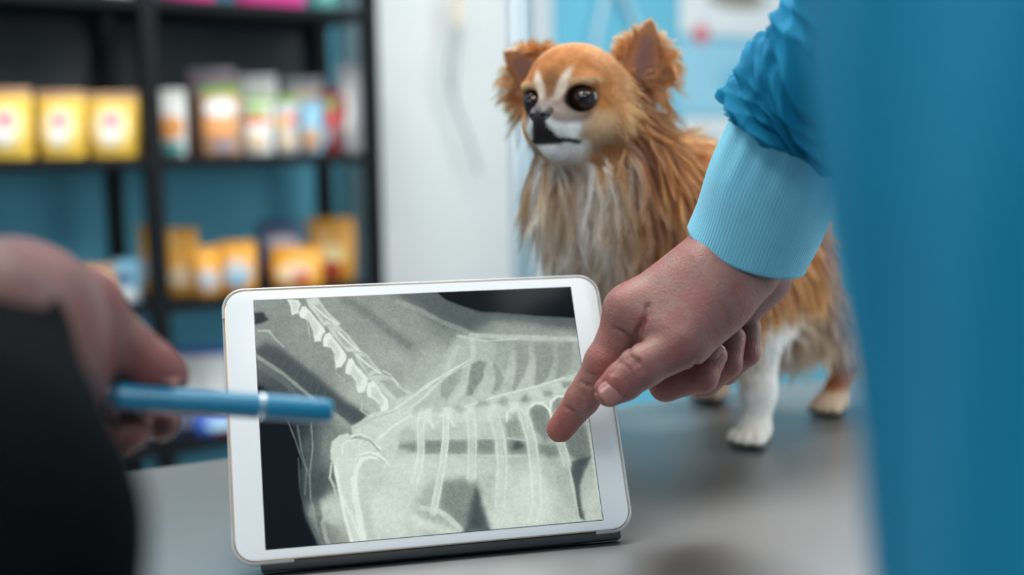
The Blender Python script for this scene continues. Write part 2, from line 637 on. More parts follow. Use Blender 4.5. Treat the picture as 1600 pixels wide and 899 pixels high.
M_paper = mat('white_paper', srgb(226, 232, 234), 0.6, var=0.02, scale=9)
M_pblue = mat('pale_blue_paper', srgb(150, 205, 226), 0.6, var=0.03, scale=9)
M_red = mat('red_print', srgb(214, 96, 104), 0.6)
M_brownp = mat('brown_print', srgb(150, 140, 128), 0.6)
M_greyp = mat('grey_print', srgb(176, 186, 196), 0.6)
M_cyan = mat('cyan_print', srgb(120, 190, 214), 0.6)
paper('wall_poster', 'white poster with a brown picture high on the blue wall', 1066, -130, 1236, 58, M_paper,
      ((.5, .68, .55, .18, M_brownp), (.5, .25, .6, .3, M_cyan)))
paper('wall_poster', 'pale blue poster with a red dot right of the dog ear', 1062, 66, 1232, 178, M_pblue,
      ((.2, -0.08 + .0, .14, .26, M_red), (.6, .55, .5, .5, M_cyan)))
paper('wall_poster', 'white notice with faint grey print low behind the dog', 1066, 184, 1160, 246, M_paper, ((.48, .6, .2, .5, M_greyp),))
# two pale cables drooping on the wall above the dog
for k, (pts, lab) in enumerate(((((960, -120), (948, -20), (938, 25), (928, 80), (926, 130)), 'pale cable hanging down the blue wall above the dog head'),
                                (((966, -120), (972, -20), (986, 20), (998, 60), (1002, 110)), 'pale cable curving towards the dog ear tip on the blue wall'))):
    P = [wall_pt(x, y, 0.02) for x, y in pts]
    v, f = tube(spline(P, 30), [0.010] * 30, 12)
    cb_ = thing('wall_cable', lab, 'cable', tuple(P[0]), group='pale cables on the wall')
    obj('sheath', v, f, mat('pale_cable', srgb(176, 214, 228), 0.5), cb_)
    MB().box(P[1] + RB * 0.006, (0.03, 0.028, 0.018), rot=Matrix.Rotation(RA, 3, 'Z'), bevel=0.003).build('clip', M_white, cb_)

# ------------------------------------------------------------------ steel table
e0, e1 = on_z(250, 727, TABLE_Z), on_z(1345, 582, TABLE_Z)
TA = math.atan2(e1[1] - e0[1], e1[0] - e0[0])
TL = np.array([math.cos(TA), math.sin(TA), 0])
TN = np.array([math.sin(TA), -math.cos(TA), 0])     # towards the camera side
TW, TD = 1.30, 0.62
tc = e0 + TL * 0.47 + TN * (TD / 2)
table = thing('steel_table', 'brushed stainless steel examination table under the tablet and the dog', 'table', (tc[0], tc[1], 0), TA)


def brushed():
    m = mat('brushed_steel', (0.33, 0.345, 0.355, 1), 0.46, metal=1.0, var=0.05, scale=40, stretch=(1.5, 60, 60), rvar=0.06)
    return m


M_steel = brushed()
MB().box((0, 0, TABLE_Z - 0.02), (TW, TD, 0.04), bevel=0.008).build('top', M_steel, table, local=True)
for sx in (-1, 1):
    for sy in (-1, 1):
        lg = MB().cyl((sx * (TW / 2 - .07), sy * (TD / 2 - .07), 0.03), (sx * (TW / 2 - .07), sy * (TD / 2 - .07), TABLE_Z - .04), .019).build('leg', M_steel, table, local=True)
        MB().cyl((sx * (TW / 2 - .07), sy * (TD / 2 - .07), 0.0), (sx * (TW / 2 - .07), sy * (TD / 2 - .07), .035), .024, .021).build('rubber_foot', mat('black_rubber', srgb(24, 25, 27), 0.7), lg, local=True)
MB().box((0, 0, 0.26), (TW - .16, TD - .16, 0.018), bevel=.004).build('lower_shelf', M_steel, table, local=True)
for sy in (-1, 1):
    MB().box((0, sy * (TD / 2 - .07), TABLE_Z - .065), (TW - .16, .025, .05), bevel=.003).build('rail', M_steel, table, local=True)

# ------------------------------------------------------------------ tablet with the radiograph
LEAN, YAW = 0.46057, 0.23159
TB = CAM + np.array([-0.04664, 0.73411, -0.25008])
tax = np.array([math.cos(YAW), math.sin(YAW), 0])
tay = np.array([-math.sin(YAW) * math.sin(LEAN), math.cos(YAW) * math.sin(LEAN), math.cos(LEAN)])
tan_ = np.cross(tax, tay)
TM = Matrix(((tax[0], tay[0], tan_[0], TB[0]), (tax[1], tay[1], tan_[1], TB[1]), (tax[2], tay[2], tan_[2], TB[2]), (0, 0, 0, 1)))


def tab_world(x, y, z=0.0):
    return TB + tax * x + tay * y + tan_ * z


def tab_hit(px, py, off=0.0):
    return on_plane(px, py, TB + tan_ * off, tan_)


tablet = thing('tablet', 'white framed tablet showing a canine radiograph, propped on the steel table', 'tablet', matrix=TM)
BW, BH = 0.2506, 0.1741
M_gold = mat('champagne_aluminium', srgb(214, 186, 152), 0.35, metal=0.5)
M_bezel = mat('white_glass_bezel', srgb(226, 231, 234), 0.2)
M_case = mat('smoky_clear_plastic', srgb(205, 208, 212), 0.25, alpha=0.5, spec=0.6)
M_folio = mat('dark_folio', srgb(22, 26, 31), 0.62, var=0.05, scale=60, bump=0.1, bscale=900)


def slab(name, pts, z0, z1, m, bev=0.0, par=tablet):
    b = MB().prism(pts, z0, z1)
    if bev:
        ed = [e for e in b.bm.edges if abs(e.verts[0].co.z - e.verts[1].co.z) < 1e-7]
        bmesh.ops.bevel(b.bm, geom=ed, offset=bev, segments=3, profile=0.6, affect='EDGES')
    return b.build(name, m, par, local=True, auto=0.9)


slab('body', rounded_rect(BW, BH, 0.0125, 0, BH / 2), -0.0061, -0.0006, M_gold, 0.0012)
slab('bezel', rounded_rect(BW - 0.0014, BH - 0.0014, 0.0118, 0, BH / 2), -0.0008, 0.0, M_bezel, 0.0002)
SW, SH = 0.2134, 0.1600
slab('screen_border', rounded_rect(SW + 0.0008, SH + 0.0008, 0.0004, 0, 0.007 + SH / 2, n=2), 0.0, 0.0001, mat('black_screen_edge', srgb(8, 10, 12), 0.2))

# the radiograph: grey values composed on a fine grid of the panel
XR_ANCHORS = [(62, 59, 0.52), (148, 254, 0.54), (391, 51, 0.53), (461, 195, 0.55), (275, 17, 0.55), (587, 120, 0.48), (664, 181, 0.52), (533, 310, 0.66), (415, 301, 0.62), (951, 229, 0.64), (792, 133, 0.6), (959, 143, 0.45), (289, 478, 0.68), (433, 623, 0.72), (425, 752, 0.86), (544, 712, 0.82), (513, 864, 0.66), (586, 664, 0.78), (785, 894, 0.84), (681, 960, 0.84), (930, 858, 0.66), (973, 942, 0.76), (340, 894, 0.86), (193, 877, 0.78), (132, 619, 0.32), (143, 772, 0.3), (153, 946, 0.5), (67, 406, 0.3), (206, 626, 0.5), (460, 520, 0.82), (877, 558, 0.62), (808, 415, 0.74), (642, 456, 0.76), (555, 555, 0.74), (789, 631, 0.7), (97, 564, 0.2)]
XR_FEATURES = [
 ('p', [(417, -18), (509, 77), (565, 128), (655, 183), (692, 157), (724, 140), (855, 154), (1007, 192), (1023, -14), (417, -18)], 0.36, 40, 1.0),
 ('l', [(274, 13), (318, 48), (386, 137), (455, 219)], 0.44, 27.5, 0.8),
 ('l', [(438, 31), (509, 77), (570, 130), (655, 183)], 0.62, 14.4, 0.6),
 ('p', [(545, -11), (564, 2), (591, 33), (639, 64), (697, 92), (768, 103), (884, 124), (1012, 143), (1006, -7), (515, -13)], 0.02, 9, 1.0),
 ('l', [(591, 37), (639, 67), (697, 95), (767, 105), (884, 126), (1007, 143)], 0.3, 3.4, 0.6),
 ('p', [(0, 54), (26, 57), (39, 85), (20, 100), (-2, 104)], 0.14, 8, 1.0),
 ('l', [(10, 131), (41, 133), (57, 166), (82, 202)], 0.72, 7.3, 0.8),
 ('p', [(-1, 211), (34, 183), (69, 204), (123, 270), (185, 350), (252, 436), (319, 509), (361, 556), (273, 542), (214, 482), (156, 409), (107, 344), (52, 284), (2, 230)], 0.26, 22, 0.9),
 ('l', [(37, 239), (48, 209)], 0.34, 5.5, 0.6),
 ('l', [(55, 263), (67, 233)], 0.34, 5.5, 0.6),
 ('l', [(74, 287), (86, 256)], 0.34, 5.5, 0.6),
 ('l', [(93, 310), (104, 280)], 0.34, 5.5, 0.6),
 ('l', [(111, 334), (123, 304)], 0.34, 5.5, 0.6),
 ('l', [(130, 358), (142, 328)], 0.34, 5.5, 0.6),
 ('l', [(149, 381), (161, 352)], 0.34, 5.5, 0.6),
 ('l', [(167, 405), (179, 375)], 0.34, 5.5, 0.6),
 ('l', [(186, 429), (198, 399)], 0.34, 5.5, 0.6),
 ('l', [(-2, 233), (77, 316), (156, 421), (247, 527)], 0.6, 11.9, 0.8),
 ('l', [(-3, 261), (84, 354), (117, 418), (153, 488)], 0.42, 18.3, 0.8),
 ('p', [(-14, 352), (9, 367), (40, 416), (62, 458), (85, 520), (99, 580), (115, 660), (103, 723), (104, 775), (115, 865), (130, 936), (150, 1007), (-1, 1012), (-45, 1007)], 0.0, 26, 1.0),
 ('l', [(62, 458), (85, 520), (99, 580), (115, 660), (130, 713)], 0.5, 3.5, 0.7),
 ('l', [(106, 659), (105, 775), (117, 865), (133, 936), (151, 1001)], 0.42, 3.0, 0.7),
 ('l', [(149, 519), (150, 618), (135, 727), (135, 829), (174, 997)], 0.62, 4.5, 0.6),
 ('l', [(109, 528), (116, 627), (128, 707), (118, 802)], 0.55, 4.5, 0.6),
 ('l', [(168, 730), (149, 831), (156, 895), (170, 984)], 0.3, 20.1, 0.5),
 ('l', [(185, 873), (164, 915), (170, 972), (178, 1004)], 0.72, 13.0, 0.7),
 ('p', [(422, 518), (486, 412), (569, 272), (615, 190), (665, 187), (736, 236), (707, 343), (643, 459), (558, 491), (480, 504)], 0.73, 20, 0.8),
 ('p', [(99, 2), (134, 6), (140, 25), (130, 50), (132, 59), (114, 68), (111, 36)], 0.97, 5, 1.0),
 ('p', [(110, 13), (129, 16), (132, 28), (127, 45), (128, 51), (118, 56), (116, 36)], 0.7999999999999999, 8, 0.9),
 ('p', [(157, 3), (193, 3), (217, 55), (238, 92), (256, 115), (250, 129), (223, 120), (205, 126), (185, 79), (164, 39)], 0.82, 5, 1.0),
 ('p', [(180, 29), (200, 29), (214, 62), (225, 86), (235, 101), (231, 110), (217, 104), (206, 109), (196, 78), (184, 52)], 0.6499999999999999, 8, 0.9),
 ('p', [(134, 66), (144, 38), (155, 35), (168, 58), (184, 92), (205, 131), (209, 147), (199, 163), (193, 188), (174, 189), (173, 142), (162, 96), (138, 82)], 0.97, 5, 1.0),
 ('p', [(151, 82), (157, 63), (163, 62), (170, 77), (179, 98), (190, 124), (192, 134), (186, 144), (183, 160), (173, 162), (172, 131), (166, 101), (153, 92)], 0.7999999999999999, 8, 0.9),
 ('p', [(214, 125), (250, 126), (271, 155), (300, 208), (318, 244), (289, 242), (267, 237), (242, 185)], 0.8, 5, 1.0),
 ('p', [(239, 149), (259, 149), (270, 167), (286, 201), (296, 225), (280, 224), (267, 221), (254, 187)], 0.63, 8, 0.9),
 ('p', [(201, 182), (208, 160), (222, 155), (230, 174), (254, 217), (268, 250), (267, 269), (250, 299), (232, 304), (233, 247), (221, 215), (201, 210)], 0.97, 5, 1.0),
 ('p', [(215, 197), (219, 183), (227, 179), (231, 192), (244, 219), (252, 240), (251, 253), (242, 272), (232, 276), (232, 239), (226, 218), (215, 215)], 0.7999999999999999, 8, 0.9),
 ('p', [(285, 238), (325, 248), (354, 301), (376, 343), (352, 332), (328, 349), (312, 310), (296, 271)], 0.78, 5, 1.0),
 ('p', [(305, 260), (327, 266), (342, 300), (354, 327), (341, 320), (328, 331), (320, 306), (311, 281)], 0.61, 8, 0.9),
 ('p', [(263, 300), (272, 269), (283, 264), (295, 296), (312, 322), (326, 355), (322, 380), (311, 407), (295, 415), (289, 402), (289, 365), (279, 339), (262, 325)], 0.97, 5, 1.0),
 ('p', [(277, 315), (281, 295), (288, 291), (294, 312), (303, 329), (311, 350), (308, 366), (303, 384), (294, 389), (290, 381), (290, 356), (285, 340), (276, 331)], 0.7999999999999999, 8, 0.9),
 ('p', [(328, 349), (374, 340), (400, 355), (425, 401), (459, 429), (481, 449), (411, 474), (369, 415)], 0.8, 5, 1.0),
 ('p', [(363, 368), (389, 362), (403, 371), (416, 401), (435, 419), (447, 432), (408, 449), (386, 410)], 0.63, 8, 0.9),
 ('p', [(321, 404), (327, 377), (341, 369), (353, 388), (365, 421), (381, 447), (381, 478), (371, 499), (358, 494), (357, 470), (341, 440), (324, 430)], 0.97, 5, 1.0),
 ('p', [(335, 415), (338, 397), (346, 392), (353, 405), (359, 425), (368, 442), (368, 463), (362, 476), (355, 474), (354, 457), (346, 439), (336, 432)], 0.7999999999999999, 8, 0.9),
 ('l', [(182, 40), (216, 87), (246, 118)], 0.94, 5.5, 0.8),
 ('l', [(249, 153), (282, 207), (307, 237)], 0.94, 5.5, 0.8),
 ('l', [(297, 252), (331, 299), (365, 336)], 0.94, 5.5, 0.8),
 ('l', [(157, 103), (160, 141), (161, 166)], 0.72, 4.1, 0.7),
 ('l', [(232, 307), (235, 329), (256, 356)], 0.7, 4.1, 0.6),
 ('l', [(375, 327), (394, 342), (417, 387)], 0.88, 6.4, 0.7),
 ('l', [(305, 447), (298, 483), (319, 509), (364, 507)], 0.78, 4.6, 0.6),
 ('p', [(354, 528), (507, 398), (535, 403), (504, 439), (407, 536)], 0.8, 10, 0.8),
 ('l', [(344, 536), (507, 398)], 0.93, 6.0, 1.0),
 ('l', [(393, 540), (505, 434)], 0.9, 5.0, 1.0),
 ('l', [(420, 475), (486, 412), (579, 343), (651, 298)], 0.88, 4.8, 1.0),
 ('l', [(448, 481), (484, 453), (562, 365), (650, 312)], 0.86, 4.3, 1.0),
 ('l', [(545, 397), (570, 332), (611, 241)], 0.78, 14.4, 0.7),
 ('l', [(578, 479), (634, 391), (657, 285), (662, 217)], 0.8, 19.2, 0.7),
 ('p', [(548, 397), (582, 360), (620, 326), (605, 389), (560, 465), (545, 444)], 0.6, 8, 0.9),
 ('p', [(649, 318), (675, 303), (697, 315), (679, 381), (639, 452), (622, 450), (634, 391)], 0.53, 8, 0.9),
 ('p', [(721, 324), (737, 345), (746, 387), (730, 433), (703, 450), (718, 398)], 0.58, 8, 0.9),
 ('p', [(733, 243), (776, 239), (768, 307), (750, 367), (730, 304)], 0.62, 8, 0.9),
 ('p', [(796, 240), (837, 243), (831, 325), (808, 392), (773, 446), (767, 436), (787, 349)], 0.57, 8, 0.9),
 ('p', [(857, 245), (913, 249), (908, 331), (884, 398), (850, 436), (839, 421), (850, 354)], 0.56, 8, 0.9),
 ('p', [(934, 250), (981, 247), (966, 349), (935, 402), (907, 420), (923, 360)], 0.57, 8, 0.9),
 ('l', [(659, 195), (799, 214), (1003, 237)], 0.78, 16.3, 0.7),
 ('l', [(614, 194), (697, 223), (798, 220)], 0.82, 6.7, 0.7),
 ('p', [(448, 524), (548, 512), (624, 490), (711, 469), (784, 446), (874, 424), (978, 387), (928, 495), (854, 518), (796, 549), (703, 562), (608, 560), (528, 567), (444, 573)], 0.83, 16, 0.85),
 ('l', [(536, 528), (626, 493), (697, 467), (778, 447), (840, 432), (935, 402)], 0.9, 6.7, 0.8),
 ('p', [(480, 499), (510, 494), (508, 551), (514, 574), (506, 579), (498, 550), (481, 558)], 0.9, 6, 0.9),
 ('p', [(544, 497), (573, 493), (571, 550), (577, 573), (569, 578), (561, 549), (543, 557)], 0.9, 6, 0.9),
 ('p', [(612, 503), (642, 499), (640, 556), (646, 579), (637, 584), (629, 555), (612, 563)], 0.9, 6, 0.9),
 ('p', [(681, 502), (711, 498), (709, 555), (715, 579), (707, 584), (699, 554), (681, 563)], 0.9, 6, 0.9),
 ('p', [(752, 494), (783, 489), (780, 547), (786, 571), (778, 576), (770, 546), (751, 555)], 0.9, 6, 0.9),
 ('p', [(617, 506), (609, 515), (599, 520), (589, 516), (579, 509), (583, 503), (583, 493), (590, 488), (601, 492), (608, 498)], 0.6, 14, 0.765),
 ('p', [(692, 489), (689, 498), (674, 501), (664, 503), (650, 498), (653, 486), (658, 477), (664, 474), (678, 472), (683, 477)], 0.58, 14, 0.765),
 ('p', [(748, 488), (750, 497), (740, 505), (729, 503), (721, 494), (713, 485), (723, 476), (732, 468), (743, 470), (751, 480)], 0.58, 14, 0.765),
 ('p', [(823, 481), (820, 489), (808, 497), (799, 499), (788, 489), (791, 478), (796, 470), (801, 461), (813, 459), (816, 468)], 0.5, 14, 0.765),
 ('p', [(896, 464), (887, 474), (881, 476), (871, 474), (865, 471), (866, 461), (864, 451), (874, 449), (882, 450), (891, 454)], 0.5, 14, 0.765),
 ('p', [(959, 431), (950, 440), (946, 443), (935, 443), (931, 440), (929, 429), (928, 419), (939, 417), (947, 417), (958, 420)], 0.5, 14, 0.765),
 ('p', [(785, 552), (778, 563), (773, 569), (762, 572), (758, 565), (754, 549), (754, 538), (767, 533), (775, 529), (786, 536)], 0.6, 14, 0.765),
 ('p', [(867, 545), (858, 568), (849, 582), (831, 573), (825, 557), (813, 540), (819, 517), (839, 504), (853, 512), (871, 529)], 0.46, 14, 0.765),
 ('p', [(939, 518), (934, 545), (924, 560), (908, 549), (900, 533), (888, 513), (899, 486), (917, 472), (930, 482), (945, 499)], 0.5, 14, 0.765),
 ('l', [(738, 573), (744, 531), (763, 515), (784, 519), (798, 544), (801, 599)], 0.93, 8.2, 0.9),
 ('l', [(803, 566), (811, 520), (835, 499), (861, 504), (879, 536), (883, 593)], 0.93, 8.2, 0.9),
 ('l', [(877, 546), (886, 498), (909, 476), (934, 481), (950, 515), (953, 573)], 0.93, 8.2, 0.9),
 ('p', [(394, 638), (441, 628), (472, 622), (602, 631), (692, 636), (734, 643), (787, 657), (850, 676), (898, 688), (906, 725), (867, 728), (782, 705), (697, 700), (598, 690), (468, 679), (428, 659)], 0.47, 20, 0.85),
 ('p', [(782, 673), (777, 679), (766, 685), (758, 687), (748, 679), (752, 670), (754, 664), (759, 657), (770, 656), (774, 663)], 0.28, 14, 0.85),
 ('l', [(417, 679), (571, 694), (686, 706), (782, 716)], 0.82, 6.3, 0.6),
 ('l', [(442, 615), (602, 628), (735, 639), (798, 655)], 0.8, 4.2, 0.6),
 ('p', [(729, 571), (790, 563), (789, 634), (735, 629)], 0.55, 14, 0.8),
 ('p', [(818, 551), (873, 548), (875, 643), (851, 662), (823, 616)], 0.5, 14, 0.8),
 ('p', [(527, 797), (585, 783), (629, 794), (630, 850), (602, 901), (576, 1000), (550, 973), (510, 891)], 0.48, 26, 0.85),
 ('p', [(622, 838), (633, 871), (642, 933), (652, 1009), (576, 1000), (597, 901)], 0.24, 24, 0.9),
 ('l', [(668, 799), (653, 852), (669, 909)], 0.62, 31.4, 0.5),
 ('p', [(926, 626), (984, 602), (994, 726), (956, 766), (916, 726), (903, 696)], 0.42, 18, 0.85),
 ('p', [(917, 758), (959, 744), (990, 737), (962, 795), (941, 856), (939, 912), (944, 996), (921, 980), (926, 855), (917, 790)], 0.26, 12, 0.85),
 ('l', [(999, 647), (998, 741), (997, 848), (998, 947)], 0.78, 13.6, 0.7),
 ('l', [(912, 718), (918, 825), (923, 938), (925, 994)], 0.8, 8.4, 0.7),
 ('l', [(484, 509), (473, 562), (467, 663), (457, 728), (438, 792)], 0.87, 23.8, 0.75),
 ('l', [(475, 508), (464, 562), (459, 662), (448, 727), (429, 791)], 0.9299999999999999, 5.2, 0.7),
 ('l', [(493, 510), (482, 563), (476, 664), (466, 729), (447, 793)], 0.9299999999999999, 5.2, 0.7),
 ('l', [(553, 520), (545, 625), (528, 728), (505, 836), (486, 915)], 0.87, 20.9, 0.75),
 ('l', [(546, 519), (537, 624), (520, 727), (497, 835), (478, 914)], 0.9299999999999999, 4.6, 0.7),
 ('l', [(561, 520), (553, 626), (536, 729), (512, 837), (494, 916)], 0.9299999999999999, 4.6, 0.7),
 ('l', [(630, 541), (625, 654), (611, 789)], 0.82, 28.8, 0.75),
 ('l', [(619, 540), (614, 653), (600, 788)], 0.8799999999999999, 6.3, 0.7),
 ('l', [(641, 542), (636, 655), (622, 790)], 0.8799999999999999, 6.3, 0.7),
 ('l', [(703, 540), (713, 641), (709, 747), (689, 911)], 0.83, 35.3, 0.75),
 ('l', [(689, 539), (699, 640), (696, 746), (676, 910)], 0.8899999999999999, 7.8, 0.7),
 ('l', [(716, 541), (726, 643), (723, 748), (702, 913)], 0.8899999999999999, 7.8, 0.7),
 ('l', [(792, 534), (809, 651), (810, 793), (802, 911), (778, 994)], 0.83, 34.0, 0.75),
 ('l', [(779, 533), (796, 649), (796, 791), (789, 909), (765, 992)], 0.8899999999999999, 7.5, 0.7),
 ('l', [(806, 535), (822, 652), (823, 794), (816, 912), (791, 995)], 0.8899999999999999, 7.5, 0.7),
 ('l', [(896, 652), (912, 768)], 0.76, 26.2, 0.75),
 ('l', [(886, 651), (902, 767)], 0.8200000000000001, 5.8, 0.7),
 ('l', [(907, 653), (923, 769)], 0.8200000000000001, 5.8, 0.7),
 ('l', [(834, 732), (854, 812), (865, 918)], 0.78, 26.2, 0.5),
 ('l', [(333, 848), (373, 895), (442, 954)], 0.85, 30.1, 0.7),
 ('l', [(454, 891), (499, 906), (527, 933), (562, 985)], 0.88, 15.7, 0.7),
 ('l', [(431, 935), (479, 968), (538, 1002)], 0.88, 26.2, 0.7),
 ('p', [(268, 550), (334, 496), (454, 479), (449, 553), (403, 576), (365, 639), (349, 654), (318, 608), (271, 583)], 0.84, 7, 0.9),
 ('l', [(272, 557), (333, 522), (403, 495)], 0.7, 7.0, 0.5),
 ('l', [(337, 610), (394, 555), (446, 519)], 0.93, 9.0, 0.8),
 ('p', [(349, 657), (384, 568), (414, 564), (399, 643), (375, 716), (361, 698)], 0.82, 7, 0.9),
 ('p', [(200, 636), (207, 604), (228, 579), (252, 576), (266, 590), (289, 599), (318, 611), (335, 643), (346, 667), (362, 692), (362, 731), (348, 756), (328, 767), (313, 798), (307, 849), (311, 900), (326, 960), (340, 1012), (239, 1012), (233, 942), (223, 865), (214, 761), (207, 702), (199, 669)], 0.84, 6, 1.0),
 ('p', [(284, 697), (314, 680), (347, 697), (354, 730), (328, 760), (307, 791), (299, 848), (305, 925), (315, 996), (281, 998), (278, 896), (268, 806), (272, 741)], 0.77, 14, 0.85),
 ('l', [(259, 843), (264, 766), (272, 722), (289, 684), (314, 672), (336, 675)], 0.97, 13.0, 0.9),
 ('l', [(262, 753), (264, 818), (270, 908), (279, 1007)], 0.97, 17.1, 0.9),
 ('l', [(211, 702), (219, 800), (229, 903), (243, 1003)], 0.96, 9.0, 0.9),
 ('l', [(225, 826), (249, 906), (272, 997)], 0.95, 8.0, 0.7),
 ('l', [(234, 652), (235, 620), (250, 605), (280, 601)], 0.95, 5.0, 0.8),
 ('l', [(284, 651), (286, 621), (299, 603)], 0.93, 4.0, 0.7),
 ('l', [(265, 598), (290, 591), (318, 611), (342, 653)], 0.66, 4.5, 0.8),
 ('l', [(266, 586), (290, 580), (321, 600), (347, 644)], 0.96, 5.5, 0.9),
 ('l', [(286, 661), (315, 655), (339, 666), (371, 716)], 0.96, 5.5, 0.9),
 ('l', [(290, 670), (315, 665), (336, 676), (359, 701)], 0.72, 3.0, 0.6),
 ('l', [(201, 688), (193, 746), (203, 779)], 0.8, 7.0, 0.8),
 ('l', [(203, 779), (210, 838)], 0.76, 7.0, 0.7),
]



def radiograph(nx, ny):
    u = (np.arange(nx) + 0.5) / nx
    v = (np.arange(ny) + 0.5) / ny
    X, Y = np.meshgrid(u * SW * 1000, v * SH * 1000)          # mm
    num = np.zeros_like(X)
    den = np.zeros_like(X)
    for a, b, c in XR_ANCHORS:
        w = 1.0 / (((X - a * SW) ** 2 + (Y - b * SH) ** 2) ** 1.9 + 900.0)
        num += w * c
        den += w
    G = num / den

    def seg(P, closed):
        best = np.full(X.shape, 1e9)
        inside = np.zeros(X.shape, bool)
        n = len(P)
        for i in range(n if closed else n - 1):
            x0, y0 = P[i]
            x1, y1 = P[(i + 1) % n]
            dx, dy = x1 - x0, y1 - y0
            t = np.clip(((X - x0) * dx + (Y - y0) * dy) / (dx * dx + dy * dy + 1e-9), 0, 1)
            best = np.minimum(best, (X - x0 - t * dx) ** 2 + (Y - y0 - t * dy) ** 2)
            if closed:
                c = ((y0 > Y) != (y1 > Y)) & (X < (x1 - x0) * (Y - y0) / (y1 - y0 + 1e-12) + x0)
                inside ^= c
        d = np.sqrt(best)
        return np.where(inside, -d, d) if closed else d

    rough = fractal(X / 9.0, Y / 9.0, 4, 3)
    for kind, pts, val, s, mix in XR_FEATURES:
        P = [(a * SW, b * SH) for a, b in pts]
        if kind == 'p':
            so = max(0.35, s * 0.10)
            d = seg(P, True) + (rough - 0.5) * 1.6
            m = 1 / (1 + np.exp(np.clip(d / so * 2.2, -30, 30)))
        else:
            d = seg(P, False) + (rough - 0.5) * 0.8
            w = s * SW * 0.5
            m = np.exp(-(np.abs(d) / max(w, 0.3)) ** (4 if s < 22 else 2.6) * 0.7)
        G = G + (val - G) * m * mix
    fine = fractal(X / 2.2, Y / 2.2, 3, 5)
    G = G + (fine - 0.5) * 0.09 * np.clip(G * 1.4, 0.05, 1) + (fractal(X / 14, Y / 14, 3, 9) - 0.5) * 0.10 * np.clip(G, 0, 1)
    G = G + RNG.normal(0, 0.026, G.shape) * np.clip(G * 2, 0.06, 1)
    G = np.clip(G, 0, 1)
    G = np.clip(0.52 + (G - 0.52) * 1.10, 0, 1)
    G = G + 0.10 * (G - 0.55) * (1 - np.abs(2 * G - 1.1))
    G = np.clip(G, 0, 1)
    stops = [0, .09, .2, .4, .6, .8, .92, 1.0]
    tab = np.array([srgb(5, 10, 14)[:3], srgb(12, 20, 25)[:3], srgb(52, 62, 66)[:3], srgb(100, 110, 108)[:3], srgb(150, 160, 152)[:3],
                    srgb(192, 204, 192)[:3], srgb(214, 226, 214)[:3], srgb(230, 240, 230)[:3]])
    return np.stack([np.interp(G, stops, tab[:, k]) for k in range(3)], -1)


NX, NY = 520, 390
cols = radiograph(NX, NY).reshape(-1, 3)
gx, gy = np.meshgrid((np.arange(NX) / (NX - 1) - .5) * SW, 0.007 + SH - np.arange(NY) / (NY - 1) * SH)
V = np.stack([gx, gy, np.full_like(gx, 0.00018)], -1).reshape(-1, 3)
ii = np.arange(NX * NY).reshape(NY, NX)
Fq = np.stack([ii[:-1, :-1], ii[1:, :-1], ii[1:, 1:], ii[:-1, 1:]], -1).reshape(-1, 4)
M_screen = mat('lit_radiograph', (0, 0, 0, 1), 0.12, attr='col', emit=0.96, spec=0.03)
for lk in list(M_screen.node_tree.links):
    if lk.to_socket.name == 'Base Color':
        M_screen.node_tree.links.remove(lk)
M_screen.node_tree.nodes['Principled BSDF'].inputs['Base Color'].default_value = (0.006, 0.008, 0.010, 1)
obj('screen', V, Fq, M_screen, tablet, local=True, cols=cols)

# clear shell with corner lips, dark folio cover folded into a stand
slab('case_shell', rounded_rect(BW + 0.0034, BH + 0.0034, 0.0142, 0, BH / 2), -0.0082, -0.0061, M_case, 0.0008)


def rim(name, pts, m, w=0.0017, z0=-0.0075, z1=-0.0002):
    """a wall following the tablet edge"""
    P = np.array(pts)
    T = np.gradient(P, axis=0)
    Nn = np.stack([T[:, 1], -T[:, 0]], 1)
    Nn /= np.linalg.norm(Nn, axis=1)[:, None]
    b = MB()
    vs = []
    for p, q in zip(P, Nn):
        o_ = p + q * w
        vs.append([b.bm.verts.new((p[0], p[1], z0)), b.bm.verts.new((o_[0], o_[1], z0)), b.bm.verts.new((o_[0], o_[1], z1 - .0006)), b.bm.verts.new((p[0] + q[0] * w * .4, p[1] + q[1] * w * .4, z1)), b.bm.verts.new((p[0], p[1], z1 - .0004))])
    for i in range(len(vs) - 1):
        for k in range(5):
            b.bm.faces.new((vs[i][k], vs[i][(k + 1) % 5], vs[i + 1][(k + 1) % 5], vs[i + 1][k]))
    b.bm.faces.new(vs[0])
    b.bm.faces.new(vs[-1][::-1])
    return b.build(name, m, tablet, local=True)


rr = rounded_rect(BW + 0.0002, BH + 0.0002, 0.0126, 0, BH / 2, n=10)
# corners: 0..10 top right, 11..21 top left, 22..32 bottom left, 33..43 bottom right
top_edge = rr[5:11] + [(x, BH + .0001) for x in np.linspace(0.105, -0.105, 12)] + rr[11:17]
rim('case_rim', [(BW / 2 + .0001, BH * .30)] + [(BW / 2 + .0001, BH - .03)] + rr[0:5] + top_edge + rr[17:22] + [(-BW / 2 - .0001, BH - .018)], M_case)
rim('case_corner', [(-BW / 2 - .0001, .018)] + rr[22:33] + [(-BW / 2 + .035, -.0001)], M_case)
rim('case_corner', [(BW / 2 - .024, -.0001)] + rr[33:44] + [(BW / 2 + .0001, BH * .3)], M_case)
rim('side_button', [(-BW / 2 - .0001, BH * .72), (-BW / 2 - .0001, BH * .64), (-BW / 2 - .0001, BH * .56)], M_case, w=.0016)
# folio: strip under the lower edge, then the two stand panels behind
MB().box((0.004, -0.0030, -0.0053), (0.228, 0.0056, 0.0088), bevel=0.0012).build('folio_spine', M_folio, tablet, local=True)
MI = np.array(TM.inverted())


def to_local(p):
    return MI[:3, :3] @ np.asarray(p) + MI[:3, 3]


